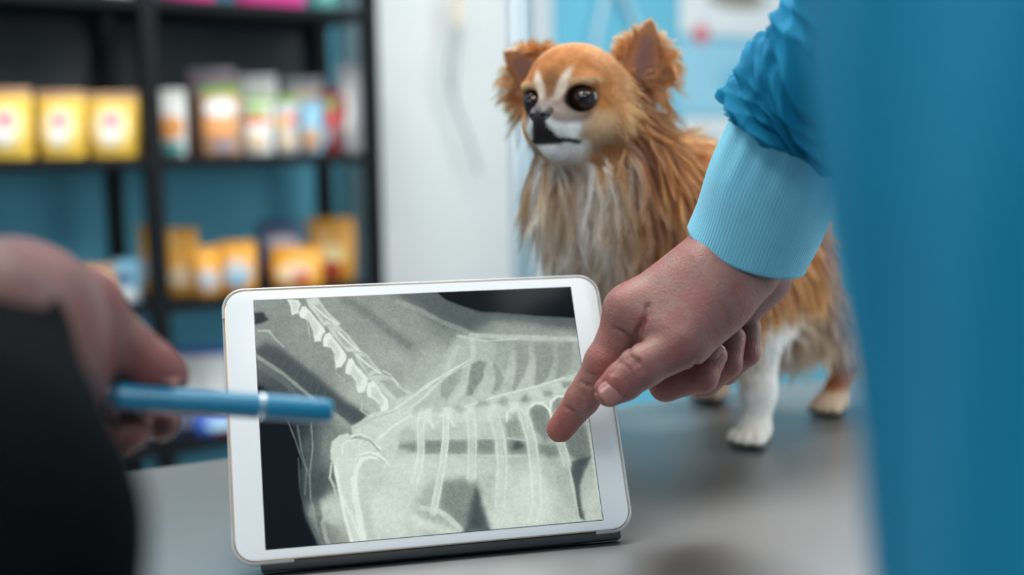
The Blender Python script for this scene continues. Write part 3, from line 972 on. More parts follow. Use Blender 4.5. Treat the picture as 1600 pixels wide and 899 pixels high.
def panel(name, a0, a1, b0, b1, th, m):
    """flat panel spanned by two edges in tablet space"""
    a0, a1, b0, b1 = map(np.asarray, (a0, a1, b0, b1))
    n = unit(np.cross(a1 - a0, b0 - a0)) * th
    V = [a0, a1, b1, b0, a0 + n, a1 + n, b1 + n, b0 + n]
    return obj(name, V, [(3, 2, 1, 0), (4, 5, 6, 7), (0, 1, 5, 4), (1, 2, 6, 5), (2, 3, 7, 6), (3, 0, 4, 7)], m, tablet, local=True, smooth=False)


back = unit(np.array([-math.sin(YAW), math.cos(YAW), 0]))
gl = tab_world(-.11, 0) + back * 0.115
gr = tab_world(.115, 0) + back * 0.115
gl[2] = gr[2] = TABLE_Z + 0.0022
bl, br = tab_world(-.11, -.004, -.012) + back * .004, tab_world(.115, -.004, -.012) + back * .004
bl[2] = br[2] = TABLE_Z + 0.0022
panel('folio_flap', (-.11, .118, -.0086), (.115, .118, -.0086), to_local(gl), to_local(gr), 0.0022, M_folio)
panel('folio_base', to_local(bl), to_local(br), to_local(gl), to_local(gr), -0.0020, M_folio)

# ------------------------------------------------------------------ the dog
UPZ = np.array([0, 0, 1.0])
_tc = -_fw                                   # towards the lens
dog_fl, dog_hl = on_z(1181, 694, TABLE_Z), on_z(1299, 646, TABLE_Z)
dog_hr = on_z(1112, 626, TABLE_Z)
FB = unit((dog_fl - dog_hl) * np.array([1, 1, 0]))        # the way the dog faces
LB = np.array([-FB[1], FB[0], 0])
if np.dot(LB, dog_hl - dog_hr) < 0:
    LB = -LB
dog_fr = on_z(928, 648, TABLE_Z)
HY, HP = math.radians(32), math.radians(-7)
hF0 = -math.sin(HY) * _rt + math.cos(HY) * _tc
hF = unit(math.cos(HP) * hF0 + math.sin(HP) * _up)
hL = unit(math.cos(HY) * _rt + math.sin(HY) * _tc)
hU = np.cross(hF, hL)
HC = PX(906, 152, 0.925)
HR = np.array([hL, hF, hU])                  # rows: dog's left, forward, up


def hd(x, y, z):
    """head space in millimetres"""
    return HC + (hL * x + hF * y + hU * z) * 0.001


dog_base = (dog_fl + dog_hl + dog_hr + dog_fr) / 4
dog = thing('dog', 'small long-haired tan and white dog standing on the steel table', 'dog', (dog_base[0], dog_base[1], TABLE_Z))
S = SDF((-0.02, 0.82, TABLE_Z - 0.004), (0.42, 1.32, TABLE_Z + 0.38), 0.0021)
# trunk
chest = PX(1012, 385, 0.965)
rib = PX(1085, 385, 1.02)
loin = PX(1165, 395, 1.07)
rump = PX(1206, 398, 1.12)
wither = PX(1040, 300, 1.0)
S.chain([chest, rib, loin, rump], [0.045, 0.060, 0.052, 0.046], 0.03)
S.cone(wither, rib, 0.045, 0.05, 0.03)
S.cone(PX(1140, 475, 1.04), PX(1212, 478, 1.10), 0.030, 0.032, 0.03)
S.chain([hd(0, -14, -12), PX(950, 255, 0.95), PX(990, 340, 0.965)], [0.034, 0.042, 0.046], 0.025)
S.cone(PX(905, 262, 0.945), PX(950, 330, 0.955), 0.030, 0.034, 0.02)
# front legs
for paw, top, k in ((dog_fl, PX(1105, 430, 0.985), 1), (dog_fr, PX(1000, 430, 0.965), 0)):
    elb = paw + UPZ * 0.098 - FB * 0.012
    S.chain([top, elb, paw + UPZ * 0.045 - FB * 0.004, paw + UPZ * 0.018], [0.030, 0.0175, 0.0125, 0.0125], 0.014)
    S.ell(paw + UPZ * 0.0114 + FB * 0.006, (0.0150, 0.0165, 0.0108), 0.008, rot=np.array([LB, FB, UPZ]))
    for j, s in enumerate((-1.5, -0.5, 0.5, 1.5)):
        S.ell(paw + LB * (s * 0.0078) + FB * (0.021 - abs(s) * 0.0035) + UPZ * 0.0078, (0.0050, 0.0092, 0.0075), 0.0012, rot=np.array([LB, FB, UPZ]))
# hind legs
for paw, hip in ((dog_hl, PX(1240, 440, 1.11)), (dog_hr, PX(1175, 430, 1.15))):
    knee = paw + UPZ * 0.092 + FB * 0.022
    hock = paw + UPZ * 0.046 - FB * 0.030
    S.chain([hip, knee], [0.040, 0.024], 0.02)
    S.chain([knee, hock, paw + UPZ * 0.012 - FB * 0.006], [0.022, 0.0125, 0.012], 0.012)
    S.ell(paw + UPZ * 0.0116, (0.0155, 0.020, 0.011), 0.008, rot=np.array([LB, FB, UPZ]))
    for s in (-1.5, -0.5, 0.5, 1.5):
        S.ell(paw + LB * (s * 0.0074) + FB * (0.017 - abs(s) * 0.003) + UPZ * 0.0072, (0.005, 0.008, 0.0068), 0.003, rot=np.array([LB, FB, UPZ]))
# tail curled up over the back
tail = [rump + UPZ * 0.02 - FB * 0.03, rump - FB * 0.055 + UPZ * 0.045, rump - FB * 0.040 + UPZ * 0.085, rump + FB * 0.005 + UPZ * 0.098]
S.chain(tail, [0.014, 0.010, 0.008, 0.006], 0.012)
# head
S.ell(hd(0, 0, 0), (0.0385, 0.040, 0.037), 0.012, rot=HR)
S.ell(hd(0, 12, 8), (0.033, 0.030, 0.030), 0.012, rot=HR)
for s in (-1, 1):
    S.ell(hd(s * 21, 10, -20), (0.021, 0.024, 0.020), 0.014, rot=HR)
    S.ell(hd(s * 9, 43, -23), (0.0105, 0.014, 0.0125), 0.008, rot=HR)
S.cone(hd(0, 26, -14), hd(0, 53, -16), 0.019, 0.0112, 0.012)
S.cone(hd(0, 18, -35), hd(0, 45, -37), 0.0165, 0.0088, 0.010)
for s in (-1, 1):
    S.ell(hd(s * 20, 31.5, 9.5), (0.0120, 0.0070, 0.0045), 0.008, rot=HR)
    S.ell(hd(s * 20.5, 37, -2.6), (0.0102, 0.0088, 0.0096), 0.002, rot=HR, op='sub')
ear_n = (PX(1001, 122, 0.934), PX(1017, 30, 0.945), PX(1060, 150, 0.93) - PX(960, 120, 0.93), 0.0205)
ear_f = (PX(846, 128, 0.952), PX(789, 80, 0.965), PX(815, 165, 0.965) - PX(850, 90, 0.955), 0.0225)
S.plate(ear_n[0], ear_n[1], ear_n[2], ear_n[3], 0.0029, 0.30, 0.007)
S.plate(ear_f[0], ear_f[1], ear_f[2], ear_f[3], 0.0029, -0.30, 0.007)
DV, DF = S.mesh()


def vnormals(V, F):
    n = np.zeros_like(V)
    fn = np.cross(V[F[:, 2]] - V[F[:, 0]], V[F[:, 3]] - V[F[:, 1]])
    for k in range(4):
        np.add.at(n, F[:, k], fn)
    return n / np.maximum(np.linalg.norm(n, axis=1), 1e-12)[:, None]


DN = vnormals(DV, DF)


def sm(a, b, x):
    t = np.clip((x - a) / (b - a), 0, 1)
    return t * t * (3 - 2 * t)


def noise3(p, s, seed=1):
    q = p * s
    return fractal(q[:, 0] + 0.37 * q[:, 2] + 40, q[:, 1] + 0.61 * q[:, 2] + 70, 3, seed)


def ear_frame(e, p):
    base, tip = np.asarray(e[0]), np.asarray(e[1])
    u = tip - base
    Lg = np.linalg.norm(u)
    u = u / Lg
    v = unit(e[2] - u * np.dot(e[2], u))
    w = np.cross(u, v)
    r = p - base
    a, b, c = r @ u / Lg, r @ v, r @ w
    half = e[3] * np.clip(1 - a, 0, 1) ** 0.9 * (1 + 0.35 * np.clip(a, 0, 1)) + 0.0012
    on = (a > -0.05) & (a < 1.1) & (np.abs(b) < half + 0.006) & (np.abs(c) < 0.014)
    return a, b / half, c, on, u, v, w


def linc(r, g, b):
    return np.array(srgb(r, g, b)[:3])


ORANGE, DEEP, TAN, CREAM, WHITE, DARK, GREYT = linc(112, 58, 21), linc(50, 26, 13), linc(136, 88, 50), linc(206, 172, 134), linc(226, 224, 220), linc(20, 17, 18), linc(136, 118, 98)


def coat(P, Nn):
    """coat colour, hair length, hair direction and density at points of the skin"""
    n = len(P)
    q = (P - HC) @ HR.T * 1000.0
    x, y, z = q[:, 0], q[:, 1], q[:, 2]
    ax = np.abs(x)
    hgt = P[:, 2] - TABLE_Z
    rb = P - dog_base
    fwd, lat = rb @ FB, rb @ LB
    nz = noise3(P, 55, 3)
    nz2 = noise3(P, 160, 4)
    C = ORANGE + (DEEP - ORANGE) * (sm(.52, .78, nz) * .75)[:, None]
    C = C + (TAN - C) * (sm(.50, .28, nz) * .55)[:, None]
    ln = 0.020 - 0.008 * sm(-0.01, -0.06, fwd)
    den = np.ones(n)
    D = -FB * 0.75 - UPZ * 0.55 + np.zeros((n, 3))
    lift = np.full(n, 0.35)

    def mix(c, w):
        nonlocal C
        C = C + (c - C) * w[:, None]

    def setv(arr, v, w):
        return arr + (v - arr) * w

    # neck and mane: long, falling
    headw = sm(66, 50, np.sqrt(x * x + (y * 0.9) ** 2 + (z * 1.05) ** 2))
    neck = sm(0.13, 0.16, hgt) * (1 - headw) * sm(0.02, 0.06, fwd + hgt * 0.25)
    ln = setv(ln, 0.040, neck)
    D = D + (-UPZ * 0.95 + FB * 0.12 - D) * neck[:, None]
    D = D + LB * (np.sign(lat - 0.0) * np.abs(lat) * 5 * neck)[:, None]
    lift = setv(lift, 0.42, neck)
    # chest front: white and tan tufts
    face_f = Nn @ FB
    ctr = P - np.asarray(chest)
    latc = ctr @ LB
    chestw = sm(0.0, 0.4, face_f) * sm(0.25, 0.22, hgt) * sm(0.045, 0.075, hgt) * sm(0.0, 0.03, fwd)
    mix(TAN * .9 + GREYT * .1, chestw * 0.6 * sm(.07, .03, np.abs(latc + .025)))
    ba_ = np.asarray(PX(912, 240, .93))
    bb_ = np.asarray(PX(955, 440, .955))
    tt_ = np.clip((P - ba_) @ (bb_ - ba_) / ((bb_ - ba_) @ (bb_ - ba_)), 0, 1)
    bib = sm(.048, .026, np.linalg.norm(P - ba_ - tt_[:, None] * (bb_ - ba_), axis=1) + (nz - .5) * .03) * (1 - headw)
    mix(TAN * .8 + GREYT * .2, bib * .6)
    mix(WHITE * 1.12, bib * sm(.47, .52, nz2 + (nz - .5) * .4))
    wband = 0.0 * chestw * sm(0.034, 0.014, np.abs(latc + 0.030 + (nz - .5) * .04)) * sm(.40, .54, nz2 + .08) * sm(.235, .20, hgt)
    mix(WHITE * .92, wband * 0.95)
    ln = setv(ln, 0.044, chestw)
    D = D + (-UPZ + FB * 0.15 - D) * chestw[:, None]
    # throat under the chin
    thr = sm(62, 48, np.sqrt(ax ** 2 + (y - 12) ** 2 * .6 + (z + 58) ** 2)) * sm(-36, -46, z) * sm(-25, 5, y)
    mix(GREYT * .3 + TAN * .7, thr * .6 * sm(26, 12, np.abs(x + 4)))
    # belly
    bel = sm(-0.1, -0.7, Nn[:, 2]) * sm(0.06, 0.08, hgt) * sm(0.03, -0.01, fwd) * (1 - headw)
    mix(GREYT, bel * .85)
    ln = setv(ln, 0.040, bel)
    D = D + (-UPZ * 1.0 - FB * 0.25 - D) * bel[:, None]
    flank = sm(0.13, 0.10, hgt) * sm(0.050, 0.065, hgt) * sm(.06, 0.03, fwd) * sm(-0.085, -0.05, fwd)
    mix(GREYT * .75 + TAN * .25, flank * .8)
    ln = setv(ln, 0.038, flank)
    # legs
    fl = np.sqrt(((P - dog_fl)[:, :2] ** 2).sum(1))
    fr = np.sqrt(((P - dog_fr)[:, :2] ** 2).sum(1))
    hl = np.sqrt(((P - dog_hl)[:, :2] ** 2).sum(1))
    hr = np.sqrt(((P - dog_hr)[:, :2] ** 2).sum(1))
    front = np.maximum(sm(0.036, 0.030, fl), sm(0.036, 0.030, fr)) * sm(0.125, 0.085, hgt)
    mix(WHITE, np.maximum(front, np.maximum(sm(0.040, 0.030, fl), sm(0.05, .03, fr)) * sm(0.15, 0.11, hgt)))
    hind = np.maximum(sm(0.060, 0.050, hl), sm(0.060, 0.050, hr)) * sm(0.10, 0.06, hgt)
    mix(linc(176, 108, 54), hind * .9)
    leg = np.maximum(front, hind)
    backside = sm(-0.1, -0.7, face_f)
    ln = setv(ln, 0.0055, leg * (1 - hind * backside * sm(.03, .05, hgt)))
    ln = setv(ln, 0.022, hind * backside * sm(.03, .05, hgt))
    D = D + (-UPZ - D) * leg[:, None]
    lift = setv(lift, 0.22, leg)
    thigh = sm(-0.03, -0.07, fwd) * sm(0.05, 0.08, hgt) * sm(.17, .13, hgt) * backside
    ln = setv(ln, 0.040, thigh)
    mix(TAN, thigh * .6)
    D = D + (-UPZ * .9 - FB * .4 - D) * thigh[:, None]
    tl = sm(0.168, 0.18, hgt) * sm(-0.015, -0.03, fwd)
    ln = setv(ln, 0.034, tl)
    D = D + (-FB * .5 + UPZ * .3 + LB * (np.sign(latc) * .4)[:, None] - D) * tl[:, None]
    pawz = sm(0.026, 0.018, hgt)
    mix(CREAM * .75 + WHITE * .2, pawz * hind)
    mix(WHITE * .85 + CREAM * .15, pawz * (1 - hind))
    ln = setv(ln, 0.0032, pawz)
    D = D + (FB * .7 - UPZ * .7 - D) * pawz[:, None]
    padw = sm(0.0075, 0.004, hgt)
    mix(DARK * 2.2, padw * .9)
    den = den * (1 - padw)
    # ---- head
    hw = headw
    hc = linc(176, 114, 62) + (linc(140, 84, 42) - linc(176, 114, 62)) * (sm(.45, .7, nz2) * .5)[:, None]
    C = C + (hc - C) * (hw * sm(-34, -20, z) * sm(-16, 2, y + np.maximum(z, 0) * .6) * .9)[:, None]
    ln = setv(ln, 0.0065, hw * sm(-14, 2, y + z * .45))
    cheek = hw * sm(12, -10, y) * sm(16, 0, z)
    ln = setv(ln, 0.030, cheek)
    ln = setv(ln, 0.013, hw * sm(-2, 8, y) * sm(22, 14, y) * sm(0, -12, z))
    Dh = -hF * 1.0 - hU * (0.15 + 0.55 * sm(5, -25, z))[:, None] + hL * (np.sign(x) * sm(5, 30, ax) * 0.45)[:, None]
    D = D + (Dh - D) * hw[:, None]
    lift = setv(lift, 0.13, hw * sm(-14, 2, y + z * .3))
    lift = setv(lift, 0.5, cheek)
    mix(ORANGE * 1.05, cheek * .75)
    mix(DEEP, cheek * sm(.40, .68, nz) * .75)
    # muzzle and face markings
    muz = sm(30, 42, y) * sm(2, -8, z)
    mix(WHITE * .93, muz)
    mix(CREAM, hw * sm(14, 30, y) * sm(-8, -18, z) * (1 - muz) * .75)
    jaw = hw * sm(-28, -36, z) * sm(20, 30, y) * sm(25, 16, ax)
    mix(WHITE * .95, jaw)
    for s in (-1, 1):
        br = sm(1.0, .45, np.sqrt(((x - s * (9.5 + (z - 8) * .38)) / 6.0) ** 2 + ((z - 7) / 17) ** 2)) * sm(16, 26, y)
        mix(CREAM * .55 + WHITE * .45, br)
        over = sm(1.0, .6, np.sqrt(((x - s * 22) / 14) ** 2 + ((z - 9.5) / 4.5) ** 2)) * sm(14, 22, y)
        mix(CREAM * .9, over * .6)
        de = np.sqrt((x - s * 20.5) ** 2 + (y - 33) ** 2 * .3 + ((z + 3) * 1.1) ** 2)
        ring = sm(12.6, 9.8, de)
        mix(linc(96, 58, 40), sm(14, 9, np.sqrt((x - s * 18) ** 2 + (z + 9) ** 2)) * sm(18, 26, y) * .8)
        mix(DARK * 1.3, ring)
        den = den * (1 - sm(11.6, 10.2, de))
        ln = setv(ln, 0.003, sm(17, 12, de))
    mix(linc(120, 84, 52), hw * sm(7, 2, ax) * sm(18, 26, y) * sm(-4, 2, z) * sm(26, 14, z) * .6)
    ln = setv(ln, 0.0026, sm(26, 36, y))
    D = D + (-hF * .8 + hL * (np.sign(x) * .5)[:, None] - hU * .35 - D) * (sm(28, 40, y))[:, None]
    lips = sm(48, 53, y) * sm(2.5, 0, ax - 4.0 - np.clip(-17 - z, 0, 16) ** 1.4 * .16) * sm(-36, -33.5, z) * sm(-8, -13, z)
    lips = np.maximum(lips, sm(2.0, 1.0, np.abs(z + 32.0 + (52 - y) * .13)) * sm(31, 34, y))
    
    mix(linc(40, 33, 33), lips)
    mix(linc(70, 56, 54), sm(38, 52, y) * sm(-11, -6, z) * sm(12, 6, ax) * .8)
    den = den * (1 - .8 * lips)
    # ears
    for e, sgn in ((ear_n, 1), (ear_f, -1)):
        a, b, c, on, u, v, w = ear_frame(e, P)
        on = on & ((x / 40) ** 2 + (y / 41) ** 2 + (z / 38) ** 2 > 1.02)
        onw = on.astype(float)
        inner = onw * sm(0.15, 0.4, Nn @ unit(_tc + hF * .5)) * sm(.80, .5, np.abs(b)) * sm(.85, .6, a)
        mix(linc(150, 96, 56), onw * .85)
        mix(linc(122, 84, 56), onw * sm(.5, 1.0, a) * .7)
        mix(linc(98, 66, 62), inner * sm(.8, .2, np.abs(b)) * .9)
        ln = np.where(on, 0.0042, ln)
        fr_ = onw * sm(.45, .8, np.abs(b)) * sm(.95, .5, a)
        ln = setv(ln, 0.020, fr_)
        mix(ORANGE * .85, fr_ * .8)
        side = np.sign(b)
        Dd = u * 0.75 + v * (side * .9)[:, None] * 1.0 - hF * .35
        Dd = np.where((fr_ > .3)[:, None], Dd, u + 0 * Dd)
        D = np.where(on[:, None], Dd, D)
        lift = np.where(on, .18, lift)
        lift = np.where(fr_ > .3, .3, lift)
        den = den * (1 - inner * .55)
    return np.clip(C, 0.004, 1), ln, D, den, lift


cC, cl, cD, cden, clift = coat(DV, DN)
M_skin_dog = mat('dog_coat', srgb(190, 120, 62), 0.75, attr='col', var=0.12, scale=220, bump=0.3, bscale=500, spec=0.2)
obj('body', DV, DF, M_skin_dog, dog, cols=cC)

M_eye = mat('dark_brown_eye', srgb(40, 22, 14), 0.04, var=0.3, scale=120)
M_nose = mat('dark_nose', srgb(50, 41, 40), 0.32, var=0.2, scale=400, bump=0.4, bscale=900)
for s in (-1, 1):
    ey = MB().ball(hd(s * 20.3, 29.8, -2.8), 0.0106, seg=28).build('eye', M_eye, dog)
    MB().ball(hd(s * 20.3, 29.8, -2.8) + (hF * .0056 + hL * s * .0018 - hU * .0003), 0.0054, seg=24).build('pupil', mat('black_pupil', srgb(4, 4, 5), 0.04), ey)
ns = SDF(hd(0, 60, -14) - .016, hd(0, 60, -14) + .016, 0.0006)
ns.ell(hd(0, 58.0, -12.0), (0.0098, 0.0068, 0.0068), 0.002, rot=HR)
ns.ell(hd(0, 59.0, -17), (0.0040, 0.0045, 0.0055), 0.003, rot=HR)
for s in (-1, 1):
    ns.ell(hd(s * 4.6, 62.2, -13.4), (0.0033, 0.0044, 0.0036), 0.003, rot=HR)
    ns.cone(hd(s * 4.2, 70, -14.2), hd(s * 4.8, 63.5, -14), .0016, .0013, 0.001, op='sub')
    ns.cone(hd(s * 8.2, 66, -15.2), hd(s * 6.2, 63, -15), .0011, .0009, 0.001, op='sub')
ns.cone(hd(0, 70, -13.5), hd(0, 67, -24), .0006, .0006, 0.0012, op='sub')
v, f = ns.mesh()
obj('nose', v, f, M_nose, dog)
for paw in (dog_fl, dog_fr, dog_hl, dog_hr):
    for s in (-1.5, -0.5, 0.5, 1.5):
        a = paw + LB * (s * 0.0078) + FB * (0.027 - abs(s) * 0.0035) + UPZ * 0.0075
        MB().cyl(a, a + FB * 0.0042 - UPZ * 0.0046, 0.0013, 0.0006, seg=10).build('claw', mat('dark_claw', srgb(38, 32, 30), 0.4), dog)

# ---- the coat: every strand grown from the skin, gathered into tufts
fa = 0.5 * np.linalg.norm(np.cross(DV[DF[:, 2]] - DV[DF[:, 0]], DV[DF[:, 3]] - DV[DF[:, 1]]), axis=1)
fq = (DV[DF].mean(1) - HC) @ HR.T * 1000
near_head = sm(75, 50, np.linalg.norm(fq, axis=1))
fdir = DN[DF].mean(1) @ _tc
ear_w = np.zeros(len(DF))
for e in (ear_n, ear_f):
    ear_w = np.maximum(ear_w, ear_frame(e, DV[DF].mean(1))[3])
wgt = fa * (1 + 1.8 * near_head + 4.0 * ear_w) * np.where(fdir > -0.45, 1.0, 0.35)
wgt /= wgt.sum()
NH = 190000
pick = RNG.choice(len(DF), NH, p=wgt)
uu, vv = RNG.random(NH), RNG.random(NH)
q4 = DF[pick]
bil = lambda A: ((1 - uu) * (1 - vv))[:, None] * A[q4[:, 0]] + (uu * (1 - vv))[:, None] * A[q4[:, 1]] + (uu * vv)[:, None] * A[q4[:, 2]] + ((1 - uu) * vv)[:, None] * A[q4[:, 3]]
HPt, HN = bil(DV), bil(DN)
HN /= np.linalg.norm(HN, axis=1)[:, None]
hC, hl_, hD, hden, hlift = coat(HPt, HN)
keep = RNG.random(NH) < hden
HPt, HN, hC, hl_, hD, hlift = HPt[keep], HN[keep], hC[keep], hl_[keep], hD[keep], hlift[keep]
NH = len(HPt)


def strand_dir(D, Nn, lift):
    t = D - Nn * np.sum(D * Nn, 1)[:, None]
    t /= np.maximum(np.linalg.norm(t, axis=1), 1e-9)[:, None]
    d = t + Nn * lift[:, None]
    return d / np.linalg.norm(d, axis=1)[:, None]


NG = 9000
gi = RNG.choice(NH, NG, replace=False)
gdir = strand_dir(hD[gi] + RNG.normal(0, .30, (NG, 3)), HN[gi], hlift[gi] * RNG.uniform(.5, 1.6, NG))
gcurl = RNG.normal(0, 1, (NG, 3))
near = np.empty(NH, int)
G2 = (HPt[gi] ** 2).sum(1)
for i0 in range(0, NH, 8000):
    A = HPt[i0:i0 + 8000]
    near[i0:i0 + 8000] = np.argmin(G2[None] - 2 * A @ HPt[gi].T, 1)
sd = strand_dir(hD + RNG.normal(0, .14, (NH, 3)), HN, hlift)
long_ = sm(0.006, 0.022, hl_)
gd = gdir[near]
dirs = sd * (1 - .72 * long_)[:, None] + gd * (.72 * long_)[:, None]
dirs /= np.linalg.norm(dirs, axis=1)[:, None]
Ls = hl_ * RNG.uniform(.65, 1.15, NH)
NP = 6
ts = np.linspace(0, 1, NP)
Pts = np.zeros((NH, NP, 3), np.float32)
guide_tip = HPt[gi] + gdir * hl_[gi][:, None] - UPZ * (0.42 * hl_[gi])[:, None]
for k, t in enumerate(ts):
    p = HPt - HN * 0.0008 + dirs * (Ls * t)[:, None] - UPZ * (0.42 * long_ * Ls * t * t)[:, None]
    wave = gcurl[near] * (0.17 * long_ * Ls * math.sin(t * 5.0) * t)[:, None]
    p = p + wave
    p = p + (guide_tip[near] - p) * (0.55 * long_ * t ** 2.2)[:, None] * (np.linalg.norm(guide_tip[near] - p, axis=1) < 0.03)[:, None]
    p[:, 2] = np.maximum(p[:, 2], TABLE_Z + 0.0006)
    Pts[:, k] = p
hcv = bpy.data.hair_curves.new('fur')
hcv.add_curves([NP] * NH)
mi = np.array(wm(dog).inverted())
Pl = Pts.reshape(-1, 3) @ mi[:3, :3].T + mi[:3, 3]
hcv.attributes['position'].data.foreach_set('vector', Pl.astype(np.float32).ravel())
ra = hcv.attributes.get('radius') or hcv.attributes.new('radius', 'FLOAT', 'POINT')
rad0 = 0.00007 + 0.00003 * long_
ra.data.foreach_set('value', (rad0[:, None] * np.array([1, 1, .95, .8, .6, .25])[None]).astype(np.float32).ravel())
ca_ = hcv.attributes.new('hair_col', 'FLOAT_COLOR', 'CURVE')
jit = RNG.normal(1, .13, (NH, 1)) * (1 + .40 * RNG.normal(0, 1, (NG, 1))[near] * long_[:, None])
cc4 = np.ones((NH, 4), np.float32)
cc4[:, :3] = np.clip(hC * np.clip(jit, .45, 1.6), 0.003, .95)
ca_.data.foreach_set('color', cc4.ravel())
M_fur = bpy.data.materials.new('fur_strands')
M_fur.use_nodes = True
nt = M_fur.node_tree
nt.nodes.remove(nt.nodes['Principled BSDF'])
at = nt.nodes.new('ShaderNodeAttribute')
at.attribute_name = 'hair_col'
hb = nt.nodes.new('ShaderNodeBsdfHairPrincipled')
hb.parametrization = 'COLOR'
hb.inputs['Roughness'].default_value = 0.38
hb.inputs['Radial Roughness'].default_value = 0.5
nt.links.new(at.outputs['Color'], hb.inputs['Color'])
nt.links.new(hb.outputs['BSDF'], nt.nodes['Material Output'].inputs['Surface'])
hcv.materials.append(M_fur)
fur = bpy.data.objects.new('fur', hcv)
COL.objects.link(fur)
fur.parent = dog
tag(fur, kind='stuff')

# ------------------------------------------------------------------ person in the blue gown, pointing
vet = thing('person', 'person in a blue surgical gown pointing at the tablet screen', 'person', (0.27, 0.26, 0.0))
tipc = tab_hit(870, 676) + tan_ * 0.0089
BL, BU = PX(850, 700, 0.80), PX(1250, 200, 0.80)
HS = SDF((0.010, 0.66, 0.965), (0.205, 0.87, 1.225), 0.00115)
J = lambda px, py, d: PX(px, py, d)
# forearm, wrist, back of the hand
HS.cone(J(1232, 215, 0.735), J(1172, 372, 0.772), 0.029, 0.0255, 0.01)
HS.cone(J(1172, 372, 0.772), J(1140, 408, 0.776), 0.0255, 0.024, 0.01)
HS.cone(J(1128, 392, 0.772), J(990, 487, 0.770), 0.0195, 0.0165, 0.012)       # index metacarpal
HS.cone(J(1150, 402, 0.785), J(1022, 506, 0.797), 0.020, 0.0145, 0.014)       # middle
HS.cone(J(1165, 412, 0.795), J(1062, 512, 0.818), 0.020, 0.0140, 0.014)
HS.cone(J(1180, 425, 0.800), J(1102, 520, 0.834), 0.019, 0.0130, 0.014)
HS.cone(J(1192, 436, 0.795), J(1160, 470, 0.805), 0.0175, 0.016, 0.010)       # heel of the hand
HS.cone(J(1105, 432, 0.757), J(1022, 505, 0.757), 0.018, 0.0115, 0.016)       # web towards the thumb
HS.cone(J(1168, 428, 0.760), J(1074, 534, 0.744), 0.0190, 0.0150, 0.012)      # thumb root
HS.cone(J(1120, 470, 0.752), J(1050, 520, 0.750), 0.016, 0.0125, 0.016)
# thumb
HS.chain([J(1074, 534, 0.744), J(1004, 573, 0.743), J(974, 596, 0.744), J(953, 611, 0.746)], [0.0150, 0.0126, 0.0120, 0.0100], 0.0030)
HS.ell(J(1002, 573, 0.741), (0.0132, 0.0132, 0.0125), 0.004)
# index finger on the glass
HS.chain([J(986, 487, 0.770), J(946, 566, 0.772)], [0.0150, 0.0122], 0.003)
HS.chain([J(946, 566, 0.772), J(910, 624, 0.781), tipc], [0.0122, 0.0108, 0.0088], 0.003)
HS.ell(J(945, 567, 0.771), (0.0127, 0.0127, 0.0127), 0.004)
HS.ell(J(987, 484, 0.767), (0.0160, 0.0160, 0.0150), 0.010)
# curled fingers
HS.chain([J(1022, 512, 0.797), J(1040, 602, 0.777), J(1098, 590, 0.766), J(1117, 556, 0.770)], [0.0130, 0.0102, 0.0094, 0.0080], 0.003)
HS.chain([J(1062, 520, 0.818), J(1100, 598, 0.802), J(1137, 568, 0.786), J(1146, 528, 0.788)], [0.0125, 0.0100, 0.0092, 0.0080], 0.0025)
HS.chain([J(1102, 525, 0.834), J(1134, 580, 0.820), J(1167, 552, 0.802), J(1172, 512, 0.804)], [0.0115, 0.0090, 0.0084, 0.0074], 0.0025)
# creases pressed into the skin
def crease(pts, r, k=0.003):
    S3 = [HS.surface(x, y, 0.70, 0.86) for x, y in pts]
    for a, b in zip(S3[:-1], S3[1:]):
        if np.linalg.norm(a - b) < 0.03:
            HS.cone(a, b, r, r, k, op='sub')


crease([(1013, 478), (1011, 492), (1006, 504)], 0.0003, 0.0035)
crease([(1006, 504), (1000, 515), (992, 530), (980, 548), (968, 566), (958, 582)], 0.0009, 0.0035)
crease([(978, 561), (990, 570), (998, 582)], 0.0005, 0.0028)
crease([(984, 556), (998, 566), (1006, 580)], 0.0005, 0.0028)
crease([(973, 568), (984, 577), (990, 588)], 0.0004, 0.002)
crease([(960, 512), (972, 518), (984, 526)], 0.0004, 0.0025)
crease([(908, 597), (922, 604), (934, 614)], 0.0005, 0.0025)
crease([(918, 582), (932, 588), (946, 600)], 0.0004, 0.002)
crease([(883, 636), (896, 643), (906, 652)], 0.0005, 0.0025)
crease([(1088, 566), (1082, 580), (1084, 594)], 0.0006, 0.003)


def nail(sdf_pts, finger_dir, out, size, parent, m):
    """a thin curved plate lying on a fingertip"""
    x = unit(finger_dir)
    z = unit(out - x * np.dot(out, x))
    y = np.cross(z, x)
    V, F = [], []
    nu, nv = 11, 11
    for i in range(nu):
        for j in range(nv):
            a, b = -1 + 2 * i / (nu - 1), -1 + 2 * j / (nv - 1)
            # squircle outline
            s = (1 - 0.5 * abs(b) ** 3)
            px_, py_ = a * (0.92 + 0.08 * (1 - b * b)), b * (1 - 0.22 * abs(a) ** 4)
            p = sdf_pts + x * px_ * size[0] + y * py_ * size[1] + z * (-(py_ ** 2) * size[1] * 0.42 - max(0, -a) ** 3 * 0.0006)
            V.append(p)
    n = nu * nv
    V += [v - z * 0.0009 for v in V]
    for i in range(nu - 1):
        for j in range(nv - 1):
            q = (i * nv + j, (i + 1) * nv + j, (i + 1) * nv + j + 1, i * nv + j + 1)
            F.append(q)
            F.append(tuple(k + n for k in q[::-1]))
    ring = [i * nv for i in range(nu)] + [(nu - 1) * nv + j for j in range(1, nv)] + [i * nv + nv - 1 for i in range(nu - 2, -1, -1)] + [j for j in range(nv - 2, 0, -1)]
    for i in range(len(ring)):
        a, b = ring[i], ring[(i + 1) % len(ring)]
        F.append((b, a, a + n, b + n))
    return obj('nail', V, F, m, parent)


hv, hf = HS.mesh()
hn = vnormals(hv, hf)


